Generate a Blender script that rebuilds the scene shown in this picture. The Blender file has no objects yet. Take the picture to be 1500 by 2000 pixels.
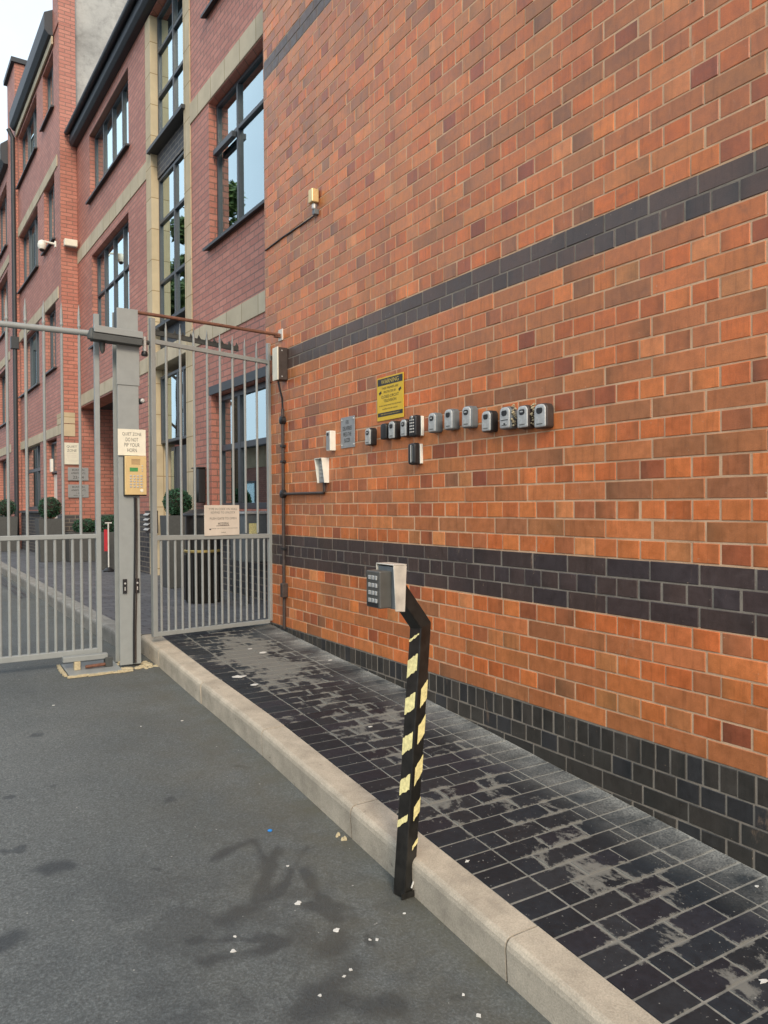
import bpy, bmesh, math, random
from mathutils import Vector, Matrix
R = math.radians
random.seed(7)
sc = bpy.context.scene
col = sc.collection

# ------------------------------------------------------------------ camera
YAW, PITCH, ROLL = R(31.64), R(-0.49), R(-0.40)
cf = Vector((math.sin(YAW)*math.cos(PITCH), math.cos(YAW)*math.cos(PITCH), math.sin(PITCH)))
cr0 = Vector((math.cos(YAW), -math.sin(YAW), 0)); cu0 = cr0.cross(cf)
cr = math.cos(ROLL)*cr0 + math.sin(ROLL)*cu0
cu = -math.sin(ROLL)*cr0 + math.cos(ROLL)*cu0
cd = bpy.data.cameras.new('camera'); cam = bpy.data.objects.new('camera', cd); col.objects.link(cam)
cam.matrix_world = Matrix(((cr.x, cu.x, -cf.x, 0), (cr.y, cu.y, -cf.y, 0), (cr.z, cu.z, -cf.z, 0), (0, 0, 0, 1)))
cd.sensor_fit = 'HORIZONTAL'; cd.sensor_width = 36; cd.lens = 36; cd.clip_start = 0.05; cd.clip_end = 2000
sc.camera = cam

# ------------------------------------------------------------------ world, sun, exposure
SUN_EL, SUN_AZ = R(33), R(196)          # azimuth clockwise from +Y, the sun is behind the camera
w = bpy.data.worlds.new('World'); sc.world = w; w.use_nodes = True
nt = w.node_tree; nt.nodes.clear()
sky = nt.nodes.new('ShaderNodeTexSky'); sky.sky_type = 'NISHITA'; sky.sun_disc = False
sky.sun_elevation = SUN_EL; sky.sun_rotation = SUN_AZ
sky.air_density = 1.0; sky.dust_density = 4.0; sky.ozone_density = 1.0
bg = nt.nodes.new('ShaderNodeBackground'); bg.inputs[1].default_value = 0.15
wo = nt.nodes.new('ShaderNodeOutputWorld')
# thin bright overcast in front of the blue: soft noise between clear sky and white cloud
tc = nt.nodes.new('ShaderNodeTexCoord'); cn = nt.nodes.new('ShaderNodeTexNoise')
cn.inputs['Scale'].default_value = 2.2; cn.inputs['Detail'].default_value = 6; cn.inputs['Roughness'].default_value = 0.55
cr_ = nt.nodes.new('ShaderNodeValToRGB'); cr_.color_ramp.elements[0].position = 0.32; cr_.color_ramp.elements[0].color = (.62, .62, .62, 1)
cr_.color_ramp.elements[1].position = 0.62; cr_.color_ramp.elements[1].color = (.97, .97, .97, 1)
cm = nt.nodes.new('ShaderNodeMix'); cm.data_type = 'RGBA'; cm.inputs[7].default_value = (6.1, 7.0, 7.9, 1)
nt.links.new(tc.outputs['Generated'], cn.inputs['Vector']); nt.links.new(cn.outputs[0], cr_.inputs[0]); nt.links.new(cr_.outputs[0], cm.inputs[0])
nt.links.new(sky.outputs[0], cm.inputs[6]); nt.links.new(cm.outputs[2], bg.inputs[0]); nt.links.new(bg.outputs[0], wo.inputs[0])
sd = bpy.data.lights.new('sun', 'SUN'); sun = bpy.data.objects.new('sun', sd); col.objects.link(sun)
sd.energy = 1.9; sd.angle = R(16); sd.color = (1.0, 0.84, 0.66)
sv = Vector((math.sin(SUN_AZ)*math.cos(SUN_EL), math.cos(SUN_AZ)*math.cos(SUN_EL), math.sin(SUN_EL)))
sun.rotation_euler = sv.to_track_quat('Z', 'Y').to_euler()
sc.view_settings.view_transform = 'Standard'; sc.view_settings.look = 'None'
sc.view_settings.exposure = 0.33; sc.view_settings.gamma = 1.0
sc.view_settings.use_curve_mapping = False

# ------------------------------------------------------------------ materials
def newmat(name):
    m = bpy.data.materials.new(name); m.use_nodes = True
    return m, m.node_tree.nodes, m.node_tree.links, m.node_tree.nodes['Principled BSDF']
def N(ns, t, **kw):
    n = ns.new(t)
    for k, v in kw.items(): setattr(n, k, v)
    return n
def ramp(ns, stops):
    r = ns.new('ShaderNodeValToRGB'); e = r.color_ramp.elements
    while len(e) < len(stops): e.new(0.5)
    for i, (p, c) in enumerate(stops):
        e[i].position = p
        e[i].color = (c, c, c, 1) if isinstance(c, (int, float)) else (*c, 1)
    return r
def noise(ns, ls, co, scale, detail=4, rough=0.55, dist=0.0):
    n = ns.new('ShaderNodeTexNoise'); n.inputs['Scale'].default_value = scale
    n.inputs['Detail'].default_value = detail; n.inputs['Roughness'].default_value = rough
    n.inputs['Distortion'].default_value = dist
    ls.new(co, n.inputs['Vector']); return n
def mixc(ns, ls, fac, a, b, mode='MIX'):
    m = ns.new('ShaderNodeMix'); m.data_type = 'RGBA'; m.blend_type = mode
    for s, v in ((m.inputs[0], fac), (m.inputs[6], a), (m.inputs[7], b)):
        if isinstance(v, bpy.types.NodeSocket): ls.new(v, s)
        elif isinstance(v, (int, float)): s.default_value = v
        else: s.default_value = (*v, 1)
    return m.outputs[2]
def mth(ns, ls, op, a, b=None, clamp=False):
    m = ns.new('ShaderNodeMath'); m.operation = op; m.use_clamp = clamp
    for s, v in ((m.inputs[0], a), (m.inputs[1], b)):
        if v is None: continue
        if isinstance(v, bpy.types.NodeSocket): ls.new(v, s)
        else: s.default_value = v
    return m.outputs[0]
def bump(ns, ls, h, bs, strength=0.3, dist=0.01):
    b = ns.new('ShaderNodeBump'); b.inputs['Strength'].default_value = strength
    b.inputs['Distance'].default_value = dist
    ls.new(h, b.inputs['Height']); ls.new(b.outputs[0], bs.inputs['Normal']); return b
def objco(ns, world=False):
    if world: return ns.new('ShaderNodeNewGeometry').outputs['Position']
    return ns.new('ShaderNodeTexCoord').outputs['Object']

def plain(name, c, rough=0.5, metal=0.0, var=0.12, scale=30, bs=0.05, spec=0.5, coat=0.0):
    m, ns, ls, b = newmat(name); co = objco(ns)
    n = noise(ns, ls, co, scale, 5)
    r = ramp(ns, [(0.3, 1-var), (0.7, 1+var)]); ls.new(n.outputs[0], r.inputs[0])
    ls.new(mixc(ns, ls, 1.0, c, r.outputs[0], 'MULTIPLY'), b.inputs['Base Color'])
    b.inputs['Roughness'].default_value = rough; b.inputs['Metallic'].default_value = metal
    b.inputs['Specular IOR Level'].default_value = spec; b.inputs['Coat Weight'].default_value = coat
    if bs: bump(ns, ls, n.outputs[0], b, bs, 0.004)
    return m

def unit_brick_mat(name, rough, rvar, mott=0.16, world_stain=True):
    """every brick face carries its own fired colour in the 'bcol' attribute"""
    m, ns, ls, b = newmat(name); P = objco(ns, True)
    at = ns.new('ShaderNodeAttribute'); at.attribute_name = 'bcol'
    n1 = noise(ns, ls, P, 22, 4, 0.6); n2 = noise(ns, ls, P, 260, 3, 0.6)
    mp = ns.new('ShaderNodeMapping'); mp.inputs['Scale'].default_value = (1, 14, 1.6); ls.new(P, mp.inputs[0])
    n3 = noise(ns, ls, mp.outputs[0], 3.2, 4, 0.6)
    r1 = ramp(ns, [(0.28, 1-mott), (0.72, 1+mott)]); ls.new(n1.outputs[0], r1.inputs[0])
    r2 = ramp(ns, [(0.3, 0.90), (0.7, 1.08)]); ls.new(n2.outputs[0], r2.inputs[0])
    r3 = ramp(ns, [(0.30, 0.80), (0.46, 1.0), (0.7, 1.05)]); ls.new(n3.outputs[0], r3.inputs[0])
    c = mixc(ns, ls, 1, at.outputs['Color'], r1.outputs[0], 'MULTIPLY')
    c = mixc(ns, ls, 1, c, r2.outputs[0], 'MULTIPLY'); c = mixc(ns, ls, 1, c, r3.outputs[0], 'MULTIPLY')
    # pale chips and lime spots
    n4 = noise(ns, ls, P, 75, 2, 0.5); r4 = ramp(ns, [(0.74, 0.0), (0.79, 0.7)]); ls.new(n4.outputs[0], r4.inputs[0])
    c = mixc(ns, ls, r4.outputs[0], c, (0.50, 0.36, 0.24))
    n5 = noise(ns, ls, P, 0.75, 5, 0.6, 0.4); r5 = ramp(ns, [(0.30, 0.86), (0.70, 1.10)]); ls.new(n5.outputs[0], r5.inputs[0]); c = mixc(ns, ls, 1, c, r5.outputs[0], 'MULTIPLY')
    # lime bloom and mortar smears, streaked downwards
    mp2 = ns.new('ShaderNodeMapping'); mp2.inputs['Scale'].default_value = (1, 1, 0.35); ls.new(P, mp2.inputs[0])
    n6 = noise(ns, ls, mp2.outputs[0], 11, 9, 0.72, 0.4); r6 = ramp(ns, [(0.62, 0.0), (0.72, 0.30)]); ls.new(n6.outputs[0], r6.inputs[0])
    c = mixc(ns, ls, r6.outputs[0], c, (0.55, 0.36, 0.23))
    n7 = noise(ns, ls, P, 6.5, 6, 0.65, 0.6); r7 = ramp(ns, [(0.66, 0.0), (0.75, 0.35)]); ls.new(n7.outputs[0], r7.inputs[0])
    c = mixc(ns, ls, r7.outputs[0], c, (0.10, 0.065, 0.04))
    ls.new(c, b.inputs['Base Color'])
    rr = ramp(ns, [(0.3, rough-rvar), (0.7, rough+rvar)]); ls.new(n1.outputs[0], rr.inputs[0]); ls.new(rr.outputs[0], b.inputs['Roughness'])
    h = mth(ns, ls, 'ADD', n1.outputs[0], mth(ns, ls, 'MULTIPLY', n2.outputs[0], 0.35))
    bump(ns, ls, h, b, 0.35, 0.004)
    return m
M = {}
M['brick'] = unit_brick_mat('glazed_brick', 0.44, 0.10)
def mortar_mat(name, c1, c2):
    m, ns, ls, b = newmat(name); P = objco(ns, True)
    n = noise(ns, ls, P, 9, 5, 0.65); n2 = noise(ns, ls, P, 300, 2)
    r = ramp(ns, [(0.3, c1), (0.7, c2)]); ls.new(n.outputs[0], r.inputs[0])
    ls.new(r.outputs[0], b.inputs['Base Color']); b.inputs['Roughness'].default_value = 0.9
    bump(ns, ls, n2.outputs[0], b, 0.5, 0.003); return m
def wall_mortar():
    m, ns, ls, b = newmat('wall_mortar'); P = objco(ns, True); sp = ns.new('ShaderNodeSeparateXYZ'); ls.new(P, sp.inputs[0])
    n = noise(ns, ls, P, 9, 5, 0.65); n2 = noise(ns, ls, P, 300, 2)
    r = ramp(ns, [(0.3, (0.48, 0.29, 0.165)), (0.7, (0.68, 0.45, 0.275))]); ls.new(n.outputs[0], r.inputs[0])
    g_ = ramp(ns, [(0.3, (0.17, 0.145, 0.115)), (0.7, (0.29, 0.245, 0.19))]); ls.new(n.outputs[0], g_.inputs[0])
    k = mth(ns, ls, 'LESS_THAN', sp.outputs[2], -0.945)
    for za_, zb_ in ((-0.462, -0.231), (1.066, 1.216), (3.478, 3.628)):      # greyer pointing in the dark bands
        k = mth(ns, ls, 'MAXIMUM', k, mth(ns, ls, 'MULTIPLY', mth(ns, ls, 'GREATER_THAN', sp.outputs[2], za_), mth(ns, ls, 'LESS_THAN', sp.outputs[2], zb_)))
    ls.new(mixc(ns, ls, k, r.outputs[0], g_.outputs[0]), b.inputs['Base Color']); b.inputs['Roughness'].default_value = 0.9
    bump(ns, ls, n2.outputs[0], b, 0.5, 0.003); return m
M['mortar'] = wall_mortar()

def facade_brick(name, c1, c2, cm, tint=(0.5, 0.5, 0.5)):
    m, ns, ls, b = newmat(name); O = objco(ns)
    sp = ns.new('ShaderNodeSeparateXYZ'); ls.new(O, sp.inputs[0])
    u = mth(ns, ls, 'ADD', sp.outputs[0], sp.outputs[1])
    cb = ns.new('ShaderNodeCombineXYZ'); ls.new(u, cb.inputs[0]); ls.new(sp.outputs[2], cb.inputs[1])
    bt = ns.new('ShaderNodeTexBrick'); ls.new(cb.outputs[0], bt.inputs['Vector'])
    bt.inputs['Scale'].default_value = 1.0; bt.inputs['Brick Width'].default_value = 0.225
    bt.inputs['Row Height'].default_value = 0.075; bt.inputs['Mortar Size'].default_value = 0.0075
    bt.inputs['Mortar Smooth'].default_value = 0.2; bt.inputs['Bias'].default_value = 0.0
    bt.inputs['Color1'].default_value = (*c1, 1); bt.inputs['Color2'].default_value = (*c2, 1)
    bt.inputs['Mortar'].default_value = (*cm, 1)
    n = noise(ns, ls, O, 1.1, 5, 0.6); r = ramp(ns, [(0.3, 0.86), (0.7, 1.12)]); ls.new(n.outputs[0], r.inputs[0])
    n2 = noise(ns, ls, O, 60, 3, 0.6); r2 = ramp(ns, [(0.3, 0.85), (0.7, 1.12)]); ls.new(n2.outputs[0], r2.inputs[0])
    c = mixc(ns, ls, 1, bt.outputs[0], r.outputs[0], 'MULTIPLY'); c = mixc(ns, ls, 1, c, r2.outputs[0], 'MULTIPLY')
    ls.new(c, b.inputs['Base Color']); b.inputs['Roughness'].default_value = 0.62
    inv = mth(ns, ls, 'SUBTRACT', 1.0, bt.outputs['Fac'])
    h = mth(ns, ls, 'ADD', inv, mth(ns, ls, 'MULTIPLY', n2.outputs[0], 0.2))
    bump(ns, ls, h, b, 0.9, 0.006); return m
M['fbrick'] = facade_brick('facade_brick', (0.41, 0.150, 0.105), (0.50, 0.200, 0.140), (0.24, 0.13, 0.095))
M['oldbrick'] = facade_brick('side_brick', (0.36, 0.15, 0.08), (0.44, 0.2, 0.1), (0.4, 0.27, 0.17))
M['plinth'] = facade_brick('blue_plinth_brick', (0.045, 0.045, 0.05), (0.075, 0.07, 0.07), (0.22, 0.19, 0.15))

def stone_mat(name, c, joint=0.0):
    m, ns, ls, b = newmat(name); O = objco(ns)
    n = noise(ns, ls, O, 2.2, 6, 0.6); n2 = noise(ns, ls, O, 90, 3)
    r = ramp(ns, [(0.3, 0.82), (0.7, 1.12)]); ls.new(n.outputs[0], r.inputs[0])
    c_ = mixc(ns, ls, 1, c, r.outputs[0], 'MULTIPLY')
    if joint:
        sp = ns.new('ShaderNodeSeparateXYZ'); ls.new(O, sp.inputs[0])
        cb = ns.new('ShaderNodeCombineXYZ'); ls.new(mth(ns, ls, 'ADD', sp.outputs[0], sp.outputs[1]), cb.inputs[0]); ls.new(sp.outputs[2], cb.inputs[1])
        bt = ns.new('ShaderNodeTexBrick'); ls.new(cb.outputs[0], bt.inputs['Vector']); bt.offset = 0.0
        bt.inputs['Scale'].default_value = 1; bt.inputs['Brick Width'].default_value = joint[0]; bt.inputs['Row Height'].default_value = joint[1]
        bt.inputs['Mortar Size'].default_value = 0.006
        bt.inputs['Color1'].default_value = (1, 1, 1, 1); bt.inputs['Color2'].default_value = (0.9, 0.88, 0.84, 1); bt.inputs['Mortar'].default_value = (0.5, 0.42, 0.3, 1)
        c_ = mixc(ns, ls, 1, c_, bt.outputs[0], 'MULTIPLY')
    ls.new(c_, b.inputs['Base Color']); b.inputs['Roughness'].default_value = 0.8
    bump(ns, ls, n2.outputs[0], b, 0.25, 0.004); return m
M['stone'] = stone_mat('sandstone', (0.56, 0.46, 0.30), (0.45, 0.45))
M['stoneband'] = stone_mat('sandstone_band', (0.54, 0.46, 0.32), (0.44, 3.0))

def render_mat():
    m, ns, ls, b = newmat('weathered_render'); O = objco(ns)
    n = noise(ns, ls, O, 0.9, 8, 0.65, 0.6); n2 = noise(ns, ls, O, 7, 6, 0.7)
    r = ramp(ns, [(0.28, (0.22, 0.215, 0.20)), (0.5, (0.38, 0.375, 0.35)), (0.75, (0.50, 0.49, 0.45))]); ls.new(n.outputs[0], r.inputs[0])
    r2 = ramp(ns, [(0.25, 0.72), (0.55, 1.03)]); ls.new(n2.outputs[0], r2.inputs[0])
    ls.new(mixc(ns, ls, 1, r.outputs[0], r2.outputs[0], 'MULTIPLY'), b.inputs['Base Color']); b.inputs['Roughness'].default_value = 0.95
    bump(ns, ls, n2.outputs[0], b, 0.5, 0.02); return m
M['render'] = render_mat()

def asphalt_mat():
    m, ns, ls, b = newmat('asphalt'); P = objco(ns, True)
    n1 = noise(ns, ls, P, 115, 4, 0.75); n2 = noise(ns, ls, P, 0.9, 5, 0.6, 0.4); n3 = noise(ns, ls, P, 48, 4, 0.7)
    r1 = ramp(ns, [(0.30, 0.60), (0.5, 0.95), (0.66, 1.6)]); ls.new(n1.outputs[0], r1.inputs[0])
    r2 = ramp(ns, [(0.3, (0.085, 0.096, 0.097)), (0.7, (0.140, 0.150, 0.144))]); ls.new(n2.outputs[0], r2.inputs[0])
    c = mixc(ns, ls, 1, r2.outputs[0], r1.outputs[0], 'MULTIPLY')
    r3 = ramp(ns, [(0.3, 0.86), (0.7, 1.16)]); ls.new(n3.outputs[0], r3.inputs[0]); c = mixc(ns, ls, 1, c, r3.outputs[0], 'MULTIPLY')
    # oil and wet marks in front of the kerb
    sub = ns.new('ShaderNodeVectorMath'); sub.operation = 'SUBTRACT'; ls.new(P, sub.inputs[0]); sub.inputs[1].default_value = (1.02, 2.25, -1.34)
    ln = ns.new('ShaderNodeVectorMath'); ln.operation = 'LENGTH'; ls.new(sub.outputs[0], ln.inputs[0])
    near = ramp(ns, [(0.25, 1.0), (0.95, 0.0)]); ls.new(ln.outputs['Value'], near.inputs[0])
    n4 = noise(ns, ls, P, 2.7, 3, 0.5, 1.6)
    streak = mth(ns, ls, 'ABSOLUTE', mth(ns, ls, 'SUBTRACT', n4.outputs[0], 0.5))
    rs = ramp(ns, [(0.0, 1.0), (0.018, 0.9), (0.035, 0.0)]); ls.new(streak, rs.inputs[0])
    n5 = noise(ns, ls, P, 4.2, 6, 0.6, 0.5); rb = ramp(ns, [(0.47, 0.0), (0.58, 1.0)]); ls.new(n5.outputs[0], rb.inputs[0])
    st = mth(ns, ls, 'MULTIPLY', mth(ns, ls, 'MAXIMUM', mth(ns, ls, 'MULTIPLY', rs.outputs[0], 0.45), rb.outputs[0]), near.outputs[0])
    # spilt trails and blotches: soft capsules with a ragged noise edge
    nd = ns.new('ShaderNodeTexNoise'); nd.inputs['Scale'].default_value = 9; nd.inputs['Detail'].default_value = 6; ls.new(P, nd.inputs['Vector'])
    acc = None
    segs = [((.877, 2.713), (.997, 2.778), .010), ((.997, 2.778), (1.126, 2.817), .014), ((1.126, 2.817), (1.107, 2.62), .014), ((1.159, 2.694), (.979, 2.429), .020), ((.979, 2.429), (1.067, 2.44), .022),
            ((1.067, 2.44), (1.283, 2.671), .018), ((1.2, 2.533), (1.177, 2.234), .020), ((1.066, 2.373), (1.25, 2.243), .018), ((.837, 2.384), (.964, 2.395), .045), ((.714, 2.339), (.988, 2.201), .018),
            ((1.083, 1.977), (.889, 1.885), .050), ((1.135, 2.137), (1.083, 2.108), .040), ((.215, 2.574), (.252, 2.595), .03), ((.365, 2.969), (.465, 2.955), .022), ((1.0, 1.93), (1.12, 1.80), .04), ((.73, 2.218), (.917, 2.197), .016)]
    pz = ns.new('ShaderNodeVectorMath'); pz.operation = 'MULTIPLY'; ls.new(P, pz.inputs[0]); pz.inputs[1].default_value = (1, 1, 0)
    for a_, b_, r_ in segs:
        ba = (b_[0]-a_[0], b_[1]-a_[1]); L2 = ba[0]**2+ba[1]**2
        pa = ns.new('ShaderNodeVectorMath'); pa.operation = 'SUBTRACT'; ls.new(pz.outputs[0], pa.inputs[0]); pa.inputs[1].default_value = (a_[0], a_[1], 0)
        dt = ns.new('ShaderNodeVectorMath'); dt.operation = 'DOT_PRODUCT'; ls.new(pa.outputs[0], dt.inputs[0]); dt.inputs[1].default_value = (ba[0]/L2, ba[1]/L2, 0)
        t_ = mth(ns, ls, 'ADD', dt.outputs['Value'], 0.0, True)
        sc1 = ns.new('ShaderNodeVectorMath'); sc1.operation = 'SCALE'; sc1.inputs[0].default_value = (ba[0], ba[1], 0); ls.new(t_, sc1.inputs['Scale'])
        df = ns.new('ShaderNodeVectorMath'); df.operation = 'DISTANCE'; ls.new(pa.outputs[0], df.inputs[0]); ls.new(sc1.outputs[0], df.inputs[1])
        dd_ = mth(ns, ls, 'ADD', df.outputs['Value'], mth(ns, ls, 'MULTIPLY', mth(ns, ls, 'SUBTRACT', nd.outputs[0], 0.5), 0.14))
        mr = ns.new('ShaderNodeMapRange'); ls.new(dd_, mr.inputs[0]); mr.inputs[1].default_value = r_*.4; mr.inputs[2].default_value = r_*1.5+.012; mr.inputs[3].default_value = 0.85; mr.inputs[4].default_value = 0.0
        acc = mr.outputs[0] if acc is None else mth(ns, ls, 'MAXIMUM', acc, mr.outputs[0])
    st = mth(ns, ls, 'MAXIMUM', mth(ns, ls, 'MULTIPLY', st, 0.55), acc)
    # small drips anywhere
    n6 = noise(ns, ls, P, 6.5, 2, 0.5); r6 = ramp(ns, [(0.70, 0.0), (0.735, 0.7)]); ls.new(n6.outputs[0], r6.inputs[0])
    st = mth(ns, ls, 'MAXIMUM', st, r6.outputs[0], True)
    c = mixc(ns, ls, mth(ns, ls, 'MULTIPLY', st, 0.90), c, (0.026, 0.031, 0.035))
    # tan grit and moss along the kerb line
    sx = ns.new('ShaderNodeSeparateXYZ'); ls.new(P, sx.inputs[0])
    k = ns.new('ShaderNodeMapRange'); ls.new(sx.outputs[0], k.inputs[0]); k.inputs[1].default_value = 0.25; k.inputs[2].default_value = 1.47
    n7 = noise(ns, ls, P, 5, 5, 0.65); r7 = ramp(ns, [(0.30, 0.15), (0.7, 1.0)]); ls.new(n7.outputs[0], r7.inputs[0])
    kk = mth(ns, ls, 'MULTIPLY', mth(ns, ls, 'POWER', k.outputs[0], 1.7, True), r7.outputs[0])
    c = mixc(ns, ls, mth(ns, ls, 'MULTIPLY', kk, 0.85), c, (0.090, 0.082, 0.056))
    # pale grit specks
    n8 = noise(ns, ls, P, 62, 1, 0.4); r8 = ramp(ns, [(0.80, 0.0), (0.82, 0.8)]); ls.new(n8.outputs[0], r8.inputs[0])
    c = mixc(ns, ls, r8.outputs[0], c, (0.4, 0.39, 0.35))
    ls.new(c, b.inputs['Base Color'])
    rr = mixc(ns, ls, st, (0.80, 0.80, 0.80), (0.5, 0.5, 0.5)); ls.new(rr, b.inputs['Roughness'])
    h = mth(ns, ls, 'ADD', n1.outputs[0], mth(ns, ls, 'MULTIPLY', n3.outputs[0], 0.6)); bump(ns, ls, h, b, 0.75, 0.006)
    return m
M['asphalt'] = asphalt_mat()

def paver_mat(name, joint):
    m, ns, ls, b = newmat(name); P = objco(ns, True)
    n1 = noise(ns, ls, P, 35, 4, 0.6)
    if joint:
        r = ramp(ns, [(0.3, (0.15, 0.147, 0.13)), (0.7, (0.27, 0.26, 0.225))]); ls.new(n1.outputs[0], r.inputs[0]); c = r.outputs[0]
    else:
        at = ns.new('ShaderNodeAttribute'); at.attribute_name = 'bcol'
        r = ramp(ns, [(0.3, 0.78), (0.7, 1.25)]); ls.new(n1.outputs[0], r.inputs[0])
        c = mixc(ns, ls, 1, at.outputs['Color'], r.outputs[0], 'MULTIPLY')
    sx = ns.new('ShaderNodeSeparateXYZ'); ls.new(P, sx.inputs[0])
    # cement smears: ragged islands along the walking line
    mp = ns.new('ShaderNodeMapping'); mp.inputs['Scale'].default_value = (1.25, 0.9, 1); ls.new(P, mp.inputs[0])
    n2 = noise(ns, ls, mp.outputs[0], 4.6, 12, 0.74, 0.3); n3 = noise(ns, ls, P, 0.8, 2, 0.5)
    cx = mth(ns, ls, 'ABSOLUTE', mth(ns, ls, 'SUBTRACT', sx.outputs[0], 2.0))
    cxr = ns.new('ShaderNodeMapRange'); ls.new(cx, cxr.inputs[0]); cxr.inputs[1].default_value = 0.10; cxr.inputs[2].default_value = 0.42; cxr.inputs[3].default_value = 0.060; cxr.inputs[4].default_value = -0.10
    v = mth(ns, ls, 'ADD', mth(ns, ls, 'ADD', n2.outputs[0], cxr.outputs[0]), mth(ns, ls, 'MULTIPLY', mth(ns, ls, 'SUBTRACT', n3.outputs[0], 0.5), 0.10))
    if not joint:
        v = mth(ns, ls, 'ADD', v, mth(ns, ls, 'MULTIPLY', mth(ns, ls, 'SUBTRACT', at.outputs['Alpha'], 0.42), 0.075))
    # a broad dusty patch just before the gate
    s2 = ns.new('ShaderNodeVectorMath'); s2.operation = 'SUBTRACT'; ls.new(P, s2.inputs[0]); s2.inputs[1].default_value = (1.98, 4.9, -1.02)
    l2 = ns.new('ShaderNodeVectorMath'); l2.operation = 'LENGTH'; ls.new(s2.outputs[0], l2.inputs[0])
    g = ns.new('ShaderNodeMapRange'); ls.new(l2.outputs['Value'], g.inputs[0]); g.inputs[1].default_value = 0.15; g.inputs[2].default_value = 0.8; g.inputs[3].default_value = 0.13; g.inputs[4].default_value = 0.0
    v = mth(ns, ls, 'ADD', v, g.outputs[0])
    rs = ramp(ns, [(0.565, 0.0), (0.585, 0.5), (0.63, 0.8)] if not joint else [(0.50, 0.0), (0.56, 0.8)]); ls.new(v, rs.inputs[0])
    c = mixc(ns, ls, rs.outputs[0], c, (0.205, 0.20, 0.175))
    # pale dust drifted against the wall
    dr = ns.new('ShaderNodeMapRange'); ls.new(sx.outputs[0], dr.inputs[0]); dr.inputs[1].default_value = 2.16; dr.inputs[2].default_value = 2.5
    n5 = noise(ns, ls, P, 3.3, 7, 0.65); r5 = ramp(ns, [(0.36, 0.12), (0.62, 1.0)]); ls.new(n5.outputs[0], r5.inputs[0])
    n6 = noise(ns, ls, P, 130, 2, 0.6); r6 = ramp(ns, [(0.35, 0.35), (0.62, 1.0)]); ls.new(n6.outputs[0], r6.inputs[0])
    dd = mth(ns, ls, 'MULTIPLY', mth(ns, ls, 'MULTIPLY', mth(ns, ls, 'POWER', dr.outputs[0], 1.5, True), r5.outputs[0]), r6.outputs[0])
    c = mixc(ns, ls, mth(ns, ls, 'MULTIPLY', dd, 1.0), c, (0.42, 0.42, 0.385))
    # lime specks
    n7 = noise(ns, ls, P, 120, 1, 0.4); r7 = ramp(ns, [(0.745, 0.0), (0.77, 0.75)]); ls.new(n7.outputs[0], r7.inputs[0])
    c = mixc(ns, ls, r7.outputs[0], c, (0.34, 0.34, 0.31))
    ls.new(c, b.inputs['Base Color'])
    rg = mth(ns, ls, 'ADD', 0.86 if joint else 0.52, mth(ns, ls, 'MULTIPLY', mth(ns, ls, 'ADD', rs.outputs[0], dd, True), 0.1 if joint else 0.4), True)
    ls.new(rg, b.inputs['Roughness']); b.inputs['Specular IOR Level'].default_value = 0.35
    bump(ns, ls, mth(ns, ls, 'ADD', n1.outputs[0], rs.outputs[0]), b, 0.3, 0.003); return m
M['paver'] = paver_mat('blue_paver', False); M['pjoint'] = paver_mat('paver_joint', True)

def kerb_mat():
    m, ns, ls, b = newmat('kerb_concrete'); P = objco(ns, True)
    at = ns.new('ShaderNodeAttribute'); at.attribute_name = 'bcol'
    n = noise(ns, ls, P, 7, 7, 0.65); n2 = noise(ns, ls, P, 190, 3, 0.6); n3 = noise(ns, ls, P, 16, 3, 0.5, 0.5)
    r = ramp(ns, [(0.3, 0.66), (0.7, 1.12)]); ls.new(n.outputs[0], r.inputs[0])
    r2 = ramp(ns, [(0.3, 0.80), (0.7, 1.12)]); ls.new(n2.outputs[0], r2.inputs[0])
    c = mixc(ns, ls, 1, at.outputs['Color'], r.outputs[0], 'MULTIPLY'); c = mixc(ns, ls, 1, c, r2.outputs[0], 'MULTIPLY')
    r3 = ramp(ns, [(0.69, 0.0), (0.74, 0.6)]); ls.new(n3.outputs[0], r3.inputs[0]); c = mixc(ns, ls, r3.outputs[0], c, (0.12, 0.10, 0.08))
    ls.new(c, b.inputs['Base Color']); b.inputs['Roughness'].default_value = 0.85
    bump(ns, ls, mth(ns, ls, 'ADD', n2.outputs[0], n.outputs[0]), b, 0.4, 0.004); return m
M['kerb'] = kerb_mat()

def glass_mat():
    m, ns, ls, b = newmat('window_glass'); ns.remove(b); out = ns['Material Output']
    fr = ns.new('ShaderNodeFresnel'); fr.inputs[0].default_value = 1.9
    gl = ns.new('ShaderNodeBsdfGlossy'); gl.inputs['Roughness'].default_value = 0.015; gl.inputs[0].default_value = (0.80, 0.96, 1.0, 1)
    tr = ns.new('ShaderNodeBsdfTransparent'); tr.inputs[0].default_value = (0.60, 0.70, 0.72, 1)
    mx = ns.new('ShaderNodeMixShader'); fac = mth(ns, ls, 'ADD', mth(ns, ls, 'MULTIPLY', fr.outputs[0], 1.7), 0.24, True)
    ls.new(fac, mx.inputs[0]); ls.new(tr.outputs[0], mx.inputs[1]); ls.new(gl.outputs[0], mx.inputs[2]); ls.new(mx.outputs[0], out.inputs[0])
    O = objco(ns); n = noise(ns, ls, O, 0.9, 2); bp = ns.new('ShaderNodeBump'); bp.inputs['Strength'].default_value = 0.05; bp.inputs['Distance'].default_value = 0.02
    ls.new(n.outputs[0], bp.inputs['Height']); ls.new(bp.outputs[0], gl.inputs['Normal']); return m
M['glass'] = glass_mat()
M['frame'] = plain('grey_frame', (0.055, 0.062, 0.070), 0.45)
M['sill'] = plain('sill_metal', (0.035, 0.04, 0.045), 0.5)
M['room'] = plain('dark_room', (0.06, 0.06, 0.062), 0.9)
M['roof'] = plain('roof_fascia', (0.030, 0.036, 0.044), 0.55)
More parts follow.
